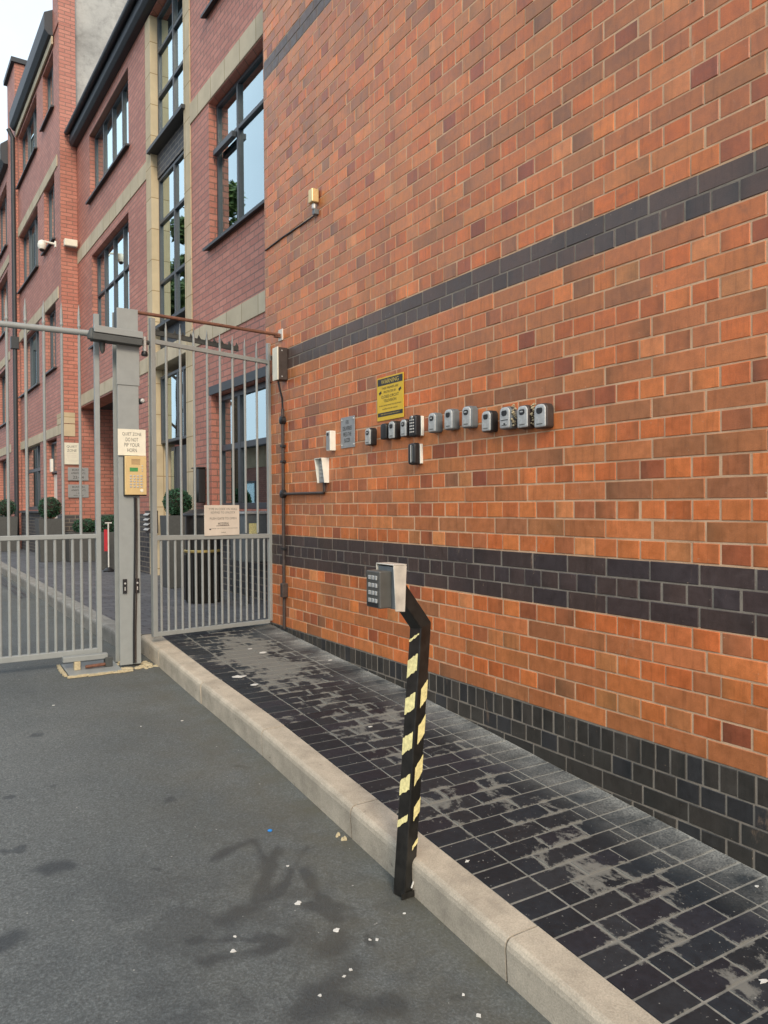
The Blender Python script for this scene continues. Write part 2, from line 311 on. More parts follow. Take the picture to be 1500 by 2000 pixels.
M['gate'] = plain('gate_paint', (0.275, 0.292, 0.280), 0.5, 0.0, 0.06, 14, 0.08)
M['gatedark'] = plain('gate_dark', (0.06, 0.065, 0.062), 0.6)
M['black'] = plain('black_plastic', (0.016, 0.016, 0.017), 0.42)
M['blackpaint'] = plain('black_paint', (0.016, 0.015, 0.013), 0.32, 0, 0.5, 25, 0.25)
M['silver'] = plain('silver_zinc', (0.50, 0.50, 0.475), 0.42, 0.35, 0.15, 60, 0.03)
M['steel'] = plain('brushed_steel', (0.66, 0.62, 0.53), 0.42, 0.35, 0.22, 18, 0.05)
M['alu'] = plain('aluminium_plate', (0.34, 0.345, 0.34), 0.5, 0.35, 0.08, 20, 0.02)
M['white'] = plain('white_plastic', (0.78, 0.76, 0.66), 0.45, 0, 0.07, 25, 0.02)
M['cream'] = plain('cream_sign', (0.74, 0.70, 0.56), 0.5, 0, 0.05, 20, 0.02)
M['beige'] = plain('beige_sign', (0.66, 0.60, 0.51), 0.4, 0.1, 0.08, 8, 0.02)
M['brass'] = plain('brass_panel', (0.72, 0.54, 0.26), 0.38, 0.45, 0.06, 12, 0.02)
M['gold'] = plain('gold_band', (0.50, 0.37, 0.13), 0.35, 0.7)
M['yellow'] = plain('yellow_sign', (0.72, 0.46, 0.03), 0.5, 0, 0.05, 20, 0.02)
M['tape'] = plain('yellow_tape', (0.80, 0.71, 0.33), 0.55, 0, 0.22, 70, 0.2)
M['ink'] = plain('sign_ink', (0.03, 0.03, 0.03), 0.6, 0, 0.05, 20, 0)
M['greyink'] = plain('grey_ink', (0.12, 0.115, 0.10), 0.6, 0, 0.05, 20, 0)
M['yink'] = plain('yellow_lettering', (0.70, 0.50, 0.10), 0.6, 0, 0.05, 20, 0)
M['green'] = plain('green_screen', (0.06, 0.26, 0.08), 0.3)
M['rust'] = plain('rusty_rod', (0.17, 0.075, 0.045), 0.75, 0.1, 0.35, 40, 0.3)
M['conduit'] = plain('conduit', (0.05, 0.036, 0.03), 0.5, 0, 0.25, 30, 0.1)
M['foam'] = plain('expanding_foam', (0.50, 0.42, 0.26), 0.8, 0, 0.18, 60, 0.6)
M['planter'] = plain('planter_grey', (0.072, 0.074, 0.070), 0.6)
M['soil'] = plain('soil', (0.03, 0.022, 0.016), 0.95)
M['red'] = plain('red_cloth', (0.45, 0.02, 0.03), 0.7)
M['curtain'] = plain('curtain_cloth', (0.42, 0.44, 0.40), 0.9, 0, 0.06)
M['litter'] = plain('white_litter', (0.62, 0.61, 0.56), 0.7)
M['blue'] = plain('blue_plastic', (0.02, 0.22, 0.6), 0.4)
M['bluesteel'] = plain('cabinet_grey', (0.13, 0.145, 0.15), 0.5)
M['kunit'] = plain('keypad_casing', (0.085, 0.082, 0.072), 0.4)
M['leaf'] = None
def leaf_mat(name, c1, c2):
    m, ns, ls, b = newmat(name); oi = ns.new('ShaderNodeNewGeometry')
    r = ramp(ns, [(0.0, c1), (1.0, c2)]); ls.new(oi.outputs['Random Per Island'], r.inputs[0])
    ls.new(r.outputs[0], b.inputs['Base Color']); b.inputs['Roughness'].default_value = 0.6
    return m
M['leaf'] = leaf_mat('box_leaf', (0.012, 0.045, 0.024), (0.035, 0.115, 0.050))
M['treeleaf'] = leaf_mat('tree_leaf', (0.05, 0.09, 0.03), (0.16, 0.24, 0.08))
M['bark'] = plain('bark', (0.09, 0.065, 0.045), 0.9, 0, 0.3, 12, 0.5)

# ------------------------------------------------------------------ mesh helpers
class MB:
    def __init__(s): s.v = []; s.f = []; s.m = []; s.c = []; s.mats = []
    def mi(s, m):
        if m not in s.mats: s.mats.append(m)
        return s.mats.index(m)
    def face(s, pts, m, c=None):
        i = len(s.v); s.v += [tuple(p) for p in pts]; s.f.append(tuple(range(i, i+len(pts)))); s.m.append(s.mi(m)); s.c.append(c)
    def idx(s, vs, fs, m, c=None):
        i = len(s.v); s.v += [tuple(p) for p in vs]; k = s.mi(m)
        for f in fs: s.f.append(tuple(i+j for j in f)); s.m.append(k); s.c.append(c)
    def box(s, x0, x1, y0, y1, z0, z1, m, c=None):
        x0, x1 = sorted((x0, x1)); y0, y1 = sorted((y0, y1)); z0, z1 = sorted((z0, z1))
        vs = [(x, y, z) for x in (x0, x1) for y in (y0, y1) for z in (z0, z1)]
        s.idx(vs, [(0, 1, 3, 2), (4, 6, 7, 5), (0, 4, 5, 1), (2, 3, 7, 6), (0, 2, 6, 4), (1, 5, 7, 3)], m, c)
    def obox(s, o, u, v, wv, m, c=None):   # oriented box from a corner and three edge vectors
        o, u, v, wv = map(Vector, (o, u, v, wv))
        vs = [o+a*u+b*v+d*wv for a in (0, 1) for b in (0, 1) for d in (0, 1)]
        s.idx(vs, [(0, 1, 3, 2), (4, 6, 7, 5), (0, 4, 5, 1), (2, 3, 7, 6), (0, 2, 6, 4), (1, 5, 7, 3)], m, c)
    def tube(s, pts, r, m, n=10, cap=True, c=None):
        pts = [Vector(p) for p in pts]; rs = r if isinstance(r, (list, tuple)) else [r]*len(pts)
        rings = []; prev = None
        for i, p in enumerate(pts):
            d = (pts[min(i+1, len(pts)-1)]-pts[max(i-1, 0)]).normalized()
            a = prev if prev else (Vector((0, 0, 1)) if abs(d.z) < 0.9 else Vector((1, 0, 0)))
            x = (a - d*a.dot(d)).normalized(); y = d.cross(x); prev = x
            rings.append([p + rs[i]*(math.cos(t)*x+math.sin(t)*y) for t in [2*math.pi*k/n + math.pi/n for k in range(n)]])
        vs = [v for rg in rings for v in rg]; fs = []
        for i in range(len(pts)-1):
            for k in range(n): fs.append((i*n+k, i*n+(k+1) % n, (i+1)*n+(k+1) % n, (i+1)*n+k))
        if cap: fs.append(tuple(range(n))[::-1]); fs.append(tuple((len(pts)-1)*n+k for k in range(n)))
        s.idx(vs, fs, m, c)
    def lathe(s, o, prof, m, n=24, ax='z'):
        vs = []; fs = []
        for (r, z) in prof:
            for k in range(n):
                a = 2*math.pi*k/n; p = (r*math.cos(a), r*math.sin(a), z)
                if ax == 'x': p = (-z, r*math.cos(a), r*math.sin(a))
                if ax == 'y': p = (r*math.cos(a), -z, r*math.sin(a))
                vs.append(Vector(o)+Vector(p))
        for i in range(len(prof)-1):
            for k in range(n): fs.append((i*n+k, i*n+(k+1) % n, (i+1)*n+(k+1) % n, (i+1)*n+k))
        fs.append(tuple(range(n))[::-1]); fs.append(tuple((len(prof)-1)*n+k for k in range(n)))
        s.idx(vs, fs, m)
    def poly(s, pts, h, m):   # prism from a base polygon and an extrusion vector
        pts = [Vector(p) for p in pts]; h = Vector(h); n = len(pts)
        fs = [tuple(range(n)), tuple(range(2*n-1, n-1, -1))] + [(i, n+i, n+(i+1) % n, (i+1) % n) for i in range(n)]
        s.idx(pts+[p+h for p in pts], fs, m)
    def build(s, name, parent=None, bevel=0.0, smooth=False, fixn=True, seg=2):
        me = bpy.data.meshes.new(name); me.from_pydata(s.v, [], s.f); 
        for m in s.mats: me.materials.append(m)
        me.polygons.foreach_set('material_index', s.m)
        if any(c is not None for c in s.c):
            at = me.color_attributes.new('bcol', 'FLOAT_COLOR', 'CORNER'); buf = []
            for f, c in zip(s.f, s.c):
                if isinstance(c, list):
                    for q in c: buf += q
                else: buf += list((*(c or (0.3, 0.3, 0.3)), 1.0))*len(f)
            at.data.foreach_set('color', buf)
        if fixn or bevel:
            b = bmesh.new(); b.from_mesh(me)
            if fixn: bmesh.ops.recalc_face_normals(b, faces=b.faces)
            b.to_mesh(me); b.free()
        if smooth: me.polygons.foreach_set('use_smooth', [True]*len(me.polygons))
        me.update(); o = bpy.data.objects.new(name, me); col.objects.link(o); o.parent = parent
        if bevel:
            bv = o.modifiers.new('bevel', 'BEVEL'); bv.width = bevel; bv.segments = seg; bv.limit_method = 'ANGLE'; bv.angle_limit = R(40)
        if smooth:
            try: me.set_sharp_from_angle(angle=R(40))
            except Exception: pass
        return o
def tag(o, label=None, cat=None, group=None, kind=None):
    if label: o['label'] = label
    if cat: o['category'] = cat
    if group: o['group'] = group
    if kind: o['kind'] = kind
    return o
def empty(name, loc=(0, 0, 0), rz=0.0):
    o = bpy.data.objects.new(name, None); col.objects.link(o); o.location = loc; o.rotation_euler = (0, 0, rz); o.empty_display_size = 0.1; return o
def text(body, name, parent, m, x, y, wmax, h, z=0.0, depth=0.0006, align='C', mat=None):
    """flat lettering in the parent's local x (right) / z (up) plane, facing local -y"""
    cu_ = bpy.data.curves.new('t', 'FONT'); cu_.body = body; cu_.size = 1; cu_.resolution_u = 3
    to = bpy.data.objects.new('t', cu_); col.objects.link(to)
    dg = bpy.context.evaluated_depsgraph_get(); me = bpy.data.meshes.new_from_object(to.evaluated_get(dg))
    bpy.data.objects.remove(to); bpy.data.curves.remove(cu_)
    xs = [v.co.x for v in me.vertices]; ys = [v.co.y for v in me.vertices]
    if not xs: return None
    x0, x1, y0, y1 = min(xs), max(xs), min(ys), max(ys)
    sy = h/(y1-y0); sx = min(sy*1.15, wmax/(x1-x0))
    for v in me.vertices:
        px = (v.co.x-(x0+x1)/2)*sx; py = (v.co.y-(y0+y1)/2)*sy
        v.co = Vector((x+px, -z, y+py))
    me.materials.clear(); me.materials.append(m); me.name = name
    o = bpy.data.objects.new(name, me); col.objects.link(o); o.parent = parent; return o

# ------------------------------------------------------------------ ground
DW = 2.4965                      # x of the glazed wall's face
GY = [-6, -3, 0, 1.66, 2.524, 3.593, 4.597, 5.536, 5.817, 7, 8, 12, 16, 30, 60]
GZ = [-1.98, -1.68, -1.415, -1.274, -1.198, -1.104, -1.047, -.983, -.962, -.975, -.985, -1.0, -1.03, -1.08, -1.15]
def gz(y):
    if y <= GY[0]: return GZ[0]
    for i in range(len(GY)-1):
        if y <= GY[i+1]:
            t = (y-GY[i])/(GY[i+1]-GY[i]); return GZ[i]+t*(GZ[i+1]-GZ[i])
    return GZ[-1]
def strip(mb, x0, x1, y0, y1, off, m, step=0.5, c=None):
    y = y0
    while y < y1-1e-6:
        y2 = min(y+step, y1)
        mb.face([(x0, y, gz(y)+off), (x1, y, gz(y)+off), (x1, y2, gz(y2)+off), (x0, y2, gz(y2)+off)], m, c); y = y2
b = MB(); strip(b, -60, 60, -6, 60, -0.30, M['asphalt'], 2.0)
b.face([(-600, -600, -2.35), (600, -600, -2.35), (600, 600, -2.35), (-600, 600, -2.35)], M['asphalt'])
tag(b.build('ground', fixn=False), kind='structure')
b = MB(); strip(b, -4.6, 1.50, -6, 60, -0.13, M['asphalt'])
tag(b.build('road', fixn=False), kind='structure')

# pavement: individual blue pavers bedded in mortar
b = MB(); strip(b, 1.50, 2.60, -3, 5.9, -0.0025, M['pjoint'], 0.25)
def paver(x0, x1, y0, y1, c, dz=0.0):
    g = 0.0036; e = 0.0022
    a = [(x0+g, y0+g), (x1-g, y0+g), (x1-g, y1-g), (x0+g, y1-g)]; d = [(x0+g+e, y0+g+e), (x1-g-e, y0+g+e), (x1-g-e, y1-g-e), (x0+g+e, y1-g-e)]
    q = 0.017; e2 = [(x0+q, y0+q), (x1-q, y0+q), (x1-q, y1-q), (x0+q, y1-q)]
    lo = [(x, y, gz(y)-0.006) for x, y in a]; hi = [(x, y, gz(y)+0.0004+dz+tl) for (x, y), tl in zip(d, [random.uniform(-.0005, .0005) for _ in d])]; md = [(x, y, gz(y)+0.0010+dz) for x, y in e2]
    E_ = [*c, 1.0]; I_ = [*c, 0.0]
    for fs, cs in (([(8, 9, 10, 11)], [I_]*4), ([(4, 5, 9, 8), (5, 6, 10, 9), (6, 7, 11, 10), (7, 4, 8, 11)], [E_, E_, I_, I_]), ([(0, 1, 5, 4), (1, 2, 6, 5), (2, 3, 7, 6), (3, 0, 4, 7)], [E_]*4)):
        for f in fs: b.face([(lo+hi+md)[k_] for k_ in f], M['paver'], list(cs))
def pcol():
    t = random.random()
    base = (0.014, 0.019, 0.024) if t < 0.5 else ((0.020, 0.024, 0.028) if t < 0.8 else (0.018, 0.020, 0.026))
    k = random.uniform(0.8, 1.3); return tuple(k*v for v in base)
PP = 0.0962; k = 0; y = 1.557 - 48*PP
while y < 5.86:
    y2 = y+PP
    paver(1.592, 1.757, y, y2, pcol(), random.uniform(-.0006, .0006)); paver(2.303, 2.4955, y, y2, pcol(), random.uniform(-.0006, .0006))
    xs = [1.757]; x = 1.757 + ([0.10, 0.20, 0.145][k % 2] + random.choice([0, 0, 0.012, -0.012]))
    while x < 2.26: xs.append(x); x += 0.1975
    xs.append(2.303)
    for i in range(len(xs)-1): paver(xs[i], xs[i+1], y, y2, pcol(), random.uniform(-.0006, .0006))
    y = y2; k += 1
tag(b.build('pavement', fixn=False), kind='structure')

# paving and road beyond the gate
def cobble_mat():
    m, ns, ls, bs = newmat('grey_setts'); P = objco(ns, True)
    bt = ns.new('ShaderNodeTexBrick'); ls.new(P, bt.inputs['Vector']); bt.inputs['Scale'].default_value = 1
    bt.inputs['Brick Width'].default_value = 0.2; bt.inputs['Row Height'].default_value = 0.1; bt.inputs['Mortar Size'].default_value = 0.006
    bt.inputs['Color1'].default_value = (0.085, 0.09, 0.10, 1); bt.inputs['Color2'].default_value = (0.13, 0.13, 0.135, 1); bt.inputs['Mortar'].default_value = (0.045, 0.045, 0.045, 1)
    n = noise(ns, ls, P, 2.5, 5); r = ramp(ns, [(0.3, 0.8), (0.7, 1.25)]); ls.new(n.outputs[0], r.inputs[0])
    ls.new(mixc(ns, ls, 1, bt.outputs[0], r.outputs[0], 'MULTIPLY'), bs.inputs['Base Color']); bs.inputs['Roughness'].default_value = 0.6
    bump(ns, ls, mth(ns, ls, 'SUBTRACT', 1, bt.outputs['Fac']), bs, 0.6, 0.01); return m
M['setts'] = cobble_mat()
b = MB(); strip(b, 1.44, 8.0, 5.9, 40, 0.0, M['setts'])
tag(b.build('yard_paving', fixn=False), kind='structure')

# kerb stones with a chamfered edge
def kerb_run(name, x0, x1, joints, colr, mat, drop=0.16):
    b = MB(); ch = 0.022
    for i in range(len(joints)-1):
        ya, yb = joints[i]+0.0038, joints[i+1]-0.0038; kx = random.uniform(-.003, .003); kz = random.uniform(-.0015, .0015); kc = tuple(v*q_ for q_ in [random.uniform(.95, 1.05)] for v in colr)
        n = 4; prof = [(x0+0.006, -drop), (x0, -0.030), (x0+0.003, -0.015), (x0+0.010, -0.006), (x0+0.020, -0.001), (x0+0.045, 0.0), (x1, 0.001), (x1, -drop)]
        rings = []
        for j in range(n+1):
            yy = ya+(yb-ya)*j/n; rings += [(px+kx, yy, gz(yy)+pz+kz) for px, pz in prof]
        L = len(prof); fs = [(j*L+q, j*L+(q+1) % L, (j+1)*L+(q+1) % L, (j+1)*L+q) for j in range(n) for q in range(L)]
        fs += [tuple(range(L)), tuple(n*L+q for q in range(L))[::-1]]
        b.idx(rings, fs, mat, kc)
    # dark packing in the joints
    for yj in joints[1:-1]: b.box(x0+0.012, x1-0.002, yj-0.0037, yj+0.0037, gz(yj)-drop, gz(yj)-0.010, M['conduit'], (0.05, 0.045, 0.04))
    return tag(b.build(name), kind='structure')
kerb_run('kerb', 1.466, 1.590, [-2.0, -1.06, -.13, .79, 1.72, 2.65, 3.555, 4.49, 5.40, 5.89], (0.50, 0.435, 0.335), M['kerb'])
kerb_run('far_kerb', 1.35, 1.48, [5.895+0.915*i for i in range(30)], (0.30, 0.285, 0.25), M['kerb'])
# slotted drain channel beside the far kerb
b = MB()
for i in range(2): strip(b, 1.16+i*0.07, 1.18+i*0.07, 10.5, 17.0, -0.126, M['black'])
strip(b, 1.12, 1.30, 10.5, 17.0, -0.1285, M['gatedark'])
tag(b.build('drain_channel', fixn=False), 'slotted drainage channel set in the road by the far kerb', 'drain')

# ------------------------------------------------------------------ glazed brick wall, every brick its own solid
HL, CC = -0.226, 0.0804
pal = [((0.56, 0.145, 0.036), 3.4), ((0.50, 0.140, 0.040), 3), ((0.42, 0.135, 0.048), 2.3), ((0.63, 0.182, 0.048), 2.4), ((0.36, 0.098, 0.036), 1.2), ((0.64, 0.225, 0.075), 0.6), ((0.31, 0.082, 0.034), 0.3), ((0.33, 0.130, 0.056), 0.6), ((0.50, 0.185, 0.062), 1.2)]
palS = [((0.45, 0.150, 0.051), 3), ((0.50, 0.164, 0.054), 3), ((0.55, 0.182, 0.056), 1.7), ((0.39, 0.143, 0.053), 1.0), ((0.57, 0.174, 0.050), 0.9), ((0.35, 0.130, 0.052), 0.3)]
def pick(p):
    t = random.random()*sum(a[1] for a in p)
    for c, wt in p:
        t -= wt
        if t <= 0: break
    k = random.uniform(0.88, 1.12); return tuple(v*k*random.uniform(.97, 1.03) for v in c)
def dark():
    c = random.choice([(0.052, 0.033, 0.030), (0.058, 0.037, 0.033), (0.048, 0.034, 0.034), (0.066, 0.041, 0.034)]); k = random.uniform(.85, 1.2); return tuple(v*k for v in c)
def dark2():
    c = random.choice([(0.095, 0.056, 0.042), (0.082, 0.056, 0.046), (0.104, 0.060, 0.044), (0.086, 0.054, 0.042)]); k = random.uniform(.85, 1.2); return tuple(v*k for v in c)
def dark3():
    c = random.choice([(0.035, 0.032, 0.028), (0.042, 0.037, 0.030), (0.032, 0.031, 0.031), (0.048, 0.041, 0.033)]); k = random.uniform(.85, 1.2); return tuple(v*k for v in c)
b = MB(); YE = 5.885; YS = -2.6
def brick(ya, yb, za, zb, c, g=0.0041):
    if yb-ya < 0.02: return
    j = lambda s=0.0017: random.uniform(-s, s)
    ya += g+j(); yb -= g+j(); za += g*0.85+j(0.0008); zb -= g*0.85+j(0.0008); e = 0.0022; fx = DW + random.uniform(-0.0012, 0.0012); tl = j(0.0009)
    A = [(DW+0.010, ya, za), (DW+0.010, yb, za), (DW+0.010, yb, zb), (DW+0.010, ya, zb)]
    B_ = [(fx+0.0018, ya, za+j(.0011)), (fx+0.0018, yb, za+j(.0011)), (fx+0.0018, yb, zb+j(.0011)), (fx+0.0018, ya, zb+j(.0011))]
    C_ = [(fx+tl, ya+e, za+e), (fx-tl, yb-e, za+e), (fx-tl, yb-e, zb-e), (fx+tl, ya+e, zb-e)]
    fs = [(8, 11, 10, 9)]
    for o in (0, 4):
        for q in range(4): fs.append((o+q, o+4+q, o+4+(q+1) % 4, o+(q+1) % 4))
    b.idx(A+B_+C_, fs[1:], M['brick'], c)
    # fired colour drifts along the brick: darker, olive kiss marks towards one end
    kl, kr = (random.uniform(.62, .85), 1.05) if random.random() < .18 else ((1.05, random.uniform(.62, .85)) if random.random() < .2 else (random.uniform(.93, 1.07), random.uniform(.93, 1.07)))
    f_ = lambda k: [c[0]*k, c[1]*(k*.75+.25), c[2]*(k*.6+.4), 1.0]
    ym = ya+(yb-ya)*random.uniform(.35, .65); F1, F2, F3, F4 = C_
    b.face([F1, F4, (fx, ym, zb-e), (fx, ym, za+e)], M['brick'], [f_(kl), f_(kl*random.uniform(.93, 1.07)), f_(1), f_(1)])
    b.face([(fx, ym, za+e), (fx, ym, zb-e), F3, F2], M['brick'], [f_(1), f_(1), f_(kr*random.uniform(.93, 1.07)), f_(kr)])
def row(za, zb, joint0, L, half, colf):
    p = L/2 if half else L; j0 = joint0 + (L/4 if half else 0)
    n = math.floor((YE-j0)/p); yb = YE; y = j0+n*p
    if yb-y < 0.03: y -= p
    while yb > YS:
        brick(y, yb, za, zb, colf()); yb = y; y -= p*1.0
rmax = 78
for r in range(-9, rmax):
    za, zb = HL+r*CC, HL+(r+1)*CC; hdr = (r % 2 == 0)
    if r in (-1, -2, -3): row(za, zb, 5.418, .225, hdr, dark)
    elif r in (16, 17) or r in (46, 47): row(za, zb, 5.418, .225, hdr, dark2)
    else: row(za, zb, 5.1613, .2409, hdr, (lambda: pick(pal)) if hdr else (lambda: pick(palS)))
zt = HL-9*CC
y = 1.807+0.0707*3*19
zr = zt-0.103
yb = YE; y = 1.807 + 0.07083*57
while yb > YS: brick(y, yb, zr, zt, dark3(), 0.004); yb = y; y -= 0.07083
zz = zr
for i in range(8):
    row(zz-CC, zz, 1.869, .2125, i % 2 == 0, dark3); zz -= CC
b.box(DW+0.0022, DW+0.46, YS, YE-0.002, -2.1, HL+rmax*CC+0.002, M['mortar'])
bw = b.build('brick_wall', fixn=False)
tag(bw, 'tall wall of orange glazed brick with dark brick bands on the right', 'brick wall')
# far corner return and coping belong to the same wall
c = MB(); c.box(DW+0.006, DW+0.70, YE-0.002, YE+0.02, -2.1, HL+rmax*CC, M['oldbrick']); c.build('wall_return', bw)
c = MB(); c.box(DW-0.05, DW+0.52, YS, YE+0.04, HL+rmax*CC+0.003, HL+rmax*CC+0.09, M['stone']); c.build('coping', bw, 0.01)

# ------------------------------------------------------------------ facades beyond the gate
def facade(mb, s0, s1, z0, z1, holes, th, m, hm=None, depth=0.2):
    """a wall with real openings; local x = along the street, local y = outward, so the solid lies at y<0"""
    xs = sorted({s0, s1, *[h[0] for h in holes], *[h[1] for h in holes]}); zs = sorted({z0, z1, *[h[2] for h in holes], *[h[3] for h in holes]})
    xs = [x for x in xs if s0-1e-6 <= x <= s1+1e-6]; zs = [z for z in zs if z0-1e-6 <= z <= z1+1e-6]
    def solid(i, j):
        if not (0 <= i < len(xs)-1 and 0 <= j < len(zs)-1): return False
        x, z = (xs[i]+xs[i+1])/2, (zs[j]+zs[j+1])/2
        return not any(h[0] < x < h[1] and h[2] < z < h[3] for h in holes)
    for i in range(len(xs)-1):
        for j in range(len(zs)-1):
            if not solid(i, j): continue
            xa, xb, za, zb = xs[i], xs[i+1], zs[j], zs[j+1]
            mb.face([(xb, 0, za), (xa, 0, za), (xa, 0, zb), (xb, 0, zb)], m)
            mb.face([(xa, -th, za), (xb, -th, za), (xb, -th, zb), (xa, -th, zb)], m)
            if not solid(i-1, j): mb.face([(xa, 0, za), (xa, -th, za), (xa, -th, zb), (xa, 0, zb)], m)
            if not solid(i+1, j): mb.face([(xb, 0, za), (xb, 0, zb), (xb, -th, zb), (xb, -th, za)], m)
            if not solid(i, j-1): mb.face([(xa, 0, za), (xb, 0, za), (xb, -th, za), (xa, -th, za)], m)
            if not solid(i, j+1): mb.face([(xa, 0, zb), (xa, -th, zb), (xb, -th, zb), (xb, 0, zb)], m)
def window(par, x0, x1, z0, z1, mull=(), trans=(), depth=0.095, sill=True, room=True, fw=0.045, name='window', curtain=False, stripes=(), open_light=None):
    b = MB(); d0, d1 = -depth-0.06, -depth; m = M['frame']
    b.box(x0+.003, x0+fw, d0, d1, z0+.003, z1-.003, m); b.box(x1-fw, x1-.003, d0, d1, z0+.003, z1-.003, m)
    b.box(x0+fw, x1-fw, d0, d1, z1-fw, z1-.003, m); b.box(x0+fw, x1-fw, d0, d1, z0+.003, z0+fw, m)
    for x in mull: b.box(x-fw/2, x+fw/2, d0+.004, d1+.006, z0+fw, z1-fw, m)
    xs = [x0+fw] + [v for x in mull for v in (x-fw/2, x+fw/2)] + [x1-fw]
    for z in trans:
        for i in range(0, len(xs), 2): b.box(xs[i]+.001, xs[i+1]-.001, d0+.006, d1+.003, z-fw/2, z+fw/2, m)
    fr = b.build(name, par, 0.003, seg=1)
    g = MB(); g.box(x0+fw*.5, x1-fw*.5, d0+.020, d0+.032, z0+fw*.5, z1-fw*.5, M['glass']); g.build('pane', fr)
    if sill:
        s = MB(); s.poly([(x0-.06, 0.07, z0-.07), (x0-.06, -depth, z0-.02), (x0-.06, -depth, z0-.001), (x0-.06, .07, z0-.035)], (x1-x0+.12, 0, 0), M['sill'])
        s.build('sill', fr)
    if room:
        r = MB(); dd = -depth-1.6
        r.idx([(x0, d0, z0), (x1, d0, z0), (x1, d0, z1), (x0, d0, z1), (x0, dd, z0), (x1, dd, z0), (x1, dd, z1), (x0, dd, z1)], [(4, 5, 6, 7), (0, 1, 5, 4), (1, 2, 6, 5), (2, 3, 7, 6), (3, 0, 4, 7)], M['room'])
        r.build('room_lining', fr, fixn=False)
    if curtain:
        cb = MB(); n = 90; zt_, zb_ = z1-.12, z0+(0.5 if curtain == 'top' else .08)
        vs = []
        for i in range(n+1):
            x = x0+.05+(x1-x0-.1)*i/n; yv = d0-.10-.03*math.sin(i*0.95)-.012*math.sin(i*2.3); vs += [(x, yv, zb_), (x, yv, zt_)]
        cb.idx(vs, [(2*i, 2*i+2, 2*i+3, 2*i+1) for i in range(n)], M['curtain']); cb.build('curtain', fr, smooth=True, fixn=False)
    for x in stripes:
        sb = MB(); sb.box(x-.03, x+.03, d0-.12, d0-.06, z0+.1, z1-.1, M['tape']); sb.build('blind_edge', fr)
    return fr

# --- building B: u = (-.027, 1), face at x = 3.12 - .027 (y - 8)
AB = math.radians(90)+math.atan(.027)
bb = empty('apartment_building', (3.12, 8.0, 0), AB)
tag(bb, 'three storey pink brick apartment building with sandstone bands and a tall stair window', 'building')
H = lambda a, c_, d, e: (a-8, c_-8, d, e)      # openings given by world y
Bh = [H(6.35, 8.97, 3.14, 4.84), H(6.35, 8.97, 5.93, 7.02), H(6.35, 8.97, -.03, 1.335), H(12.55, 15.1, 3.02, 4.70), H(12.50, 15.2, 5.76, 6.97),
      H(9.845, 11.06, 5.19, 7.14), H(9.845, 11.06, 2.60, 4.77), H(9.845, 11.25, -1.1, 1.92), H(13.6, 16.284, -1.1, 1.98)]
# sandstone jamb columns stand in slots of their own so no faces coincide
b = MB(); facade(b, 5.92-8, 8.29, -1.05, 7.16, Bh+[H(9.60, 11.53, -1.1, 7.14)], 0.32, M['fbrick']); b.build('wall', bb)
for xa, xb in ((-2.07, 1.597), (3.533, 5.0)):
    b = MB(); b.box(xa, xb, -.05, .006, -1.1, -.10, M['plinth']); b.build('plinth', bb)
# sandstone: jambs, spandrel panels, bands
b = MB(); b.box(1.603, 1.842, -.30, .012, -1.1, 7.13, M['stone']); b.build('stone_jamb', bb)
b = MB(); b.box(3.283, 3.527, -.30, .012, -1.1, 7.13, M['stone']); b.build('stone_jamb', bb)
b = MB(); b.box(1.845, 3.28, -.30, -.08, 4.775, 5.13, M['plinth']); b.box(1.78, 3.34, -.10, .06, 5.13, 5.18, M['sill']); b.build('spandrel_panel', bb)
b = MB(); b.box(1.845, 3.28, -.30, -.10, 2.235, 2.59, M['roof']); b.box(1.845, 3.28, -.10, .02, 2.55, 2.597, M['sill']); b.build('spandrel_panel', bb)
for za, zb, segs in ((4.85, 5.11, [(-1.45, 1.60), (3.53, 8.285)]), (2.005, 2.225, [(-1.45, 1.60), (1.845, 3.28), (3.53, 8.285)])):
    for a, c_ in segs:
        b = MB(); b.box(a, c_, -.31, .014, za, zb, M['stoneband']); b.build('stone_band', bb, 0.004, seg=1)
b = MB(); b.box(-1.7, 1.0, -.20, .02, 1.34, 1.44, M['sill']); b.build('lintel', bb)
# windows
window(bb, -1.65, .97, 3.14, 4.84, mull=(-.73, .31), trans=(4.30,), curtain=False)
window(bb, -1.65, .97, 5.93, 7.02, mull=(-.73, .31))
window(bb, -1.65, .97, -.03, 1.335, mull=(-.70, .34), trans=(.70,), curtain='top', fw=.07)
window(bb, 4.55, 7.1, 3.02, 4.70, mull=(5.2, 5.85, 6.5), trans=(3.95,), stripes=(6.7,))
window(bb, 4.50, 7.2, 5.76, 6.97, mull=(5.2, 5.85, 6.5))
window(bb, 1.845, 3.28, 5.19, 7.13, mull=(2.56,), trans=(5.95, 6.60), sill=False)
window(bb, 1.845, 3.28, 2.60, 4.77, mull=(2.56,), trans=(3.25, 4.12), sill=False)
window(bb, 1.845, 3.28, .92, 1.90, mull=(2.50, 2.25), sill=False, curtain=True)
# a top-hung light pushed open in the big window
b = MB(); b.box(.34, .93, -.088, -.035, 4.205, 4.272, M['frame']); b.build('open_light', bb, 0.003, seg=1)
# front door under the stair window
dr = MB(); dr.box(1.85, 2.86, -.24, -.18, -1.0, .86, M['frame']); dro = dr.build('door', bb, 0.006)
g = MB(); g.box(2.18, 2.36, -.178, -.168, .0, .52, M['silver']); g.build('letter_glass_trim', dro, 0.003)
g = MB(); g.box(2.205, 2.335, -.168, -.162, .03, .49, M['glass']); g.build('pane', dro)
g = MB(); g.box(2.87, 3.055, -.24, -.17, -1.0, .86, M['frame']); g.box(2.90, 3.02, -.168, -.162, -.85, .80, M['glass']); g.build('side_light', bb)
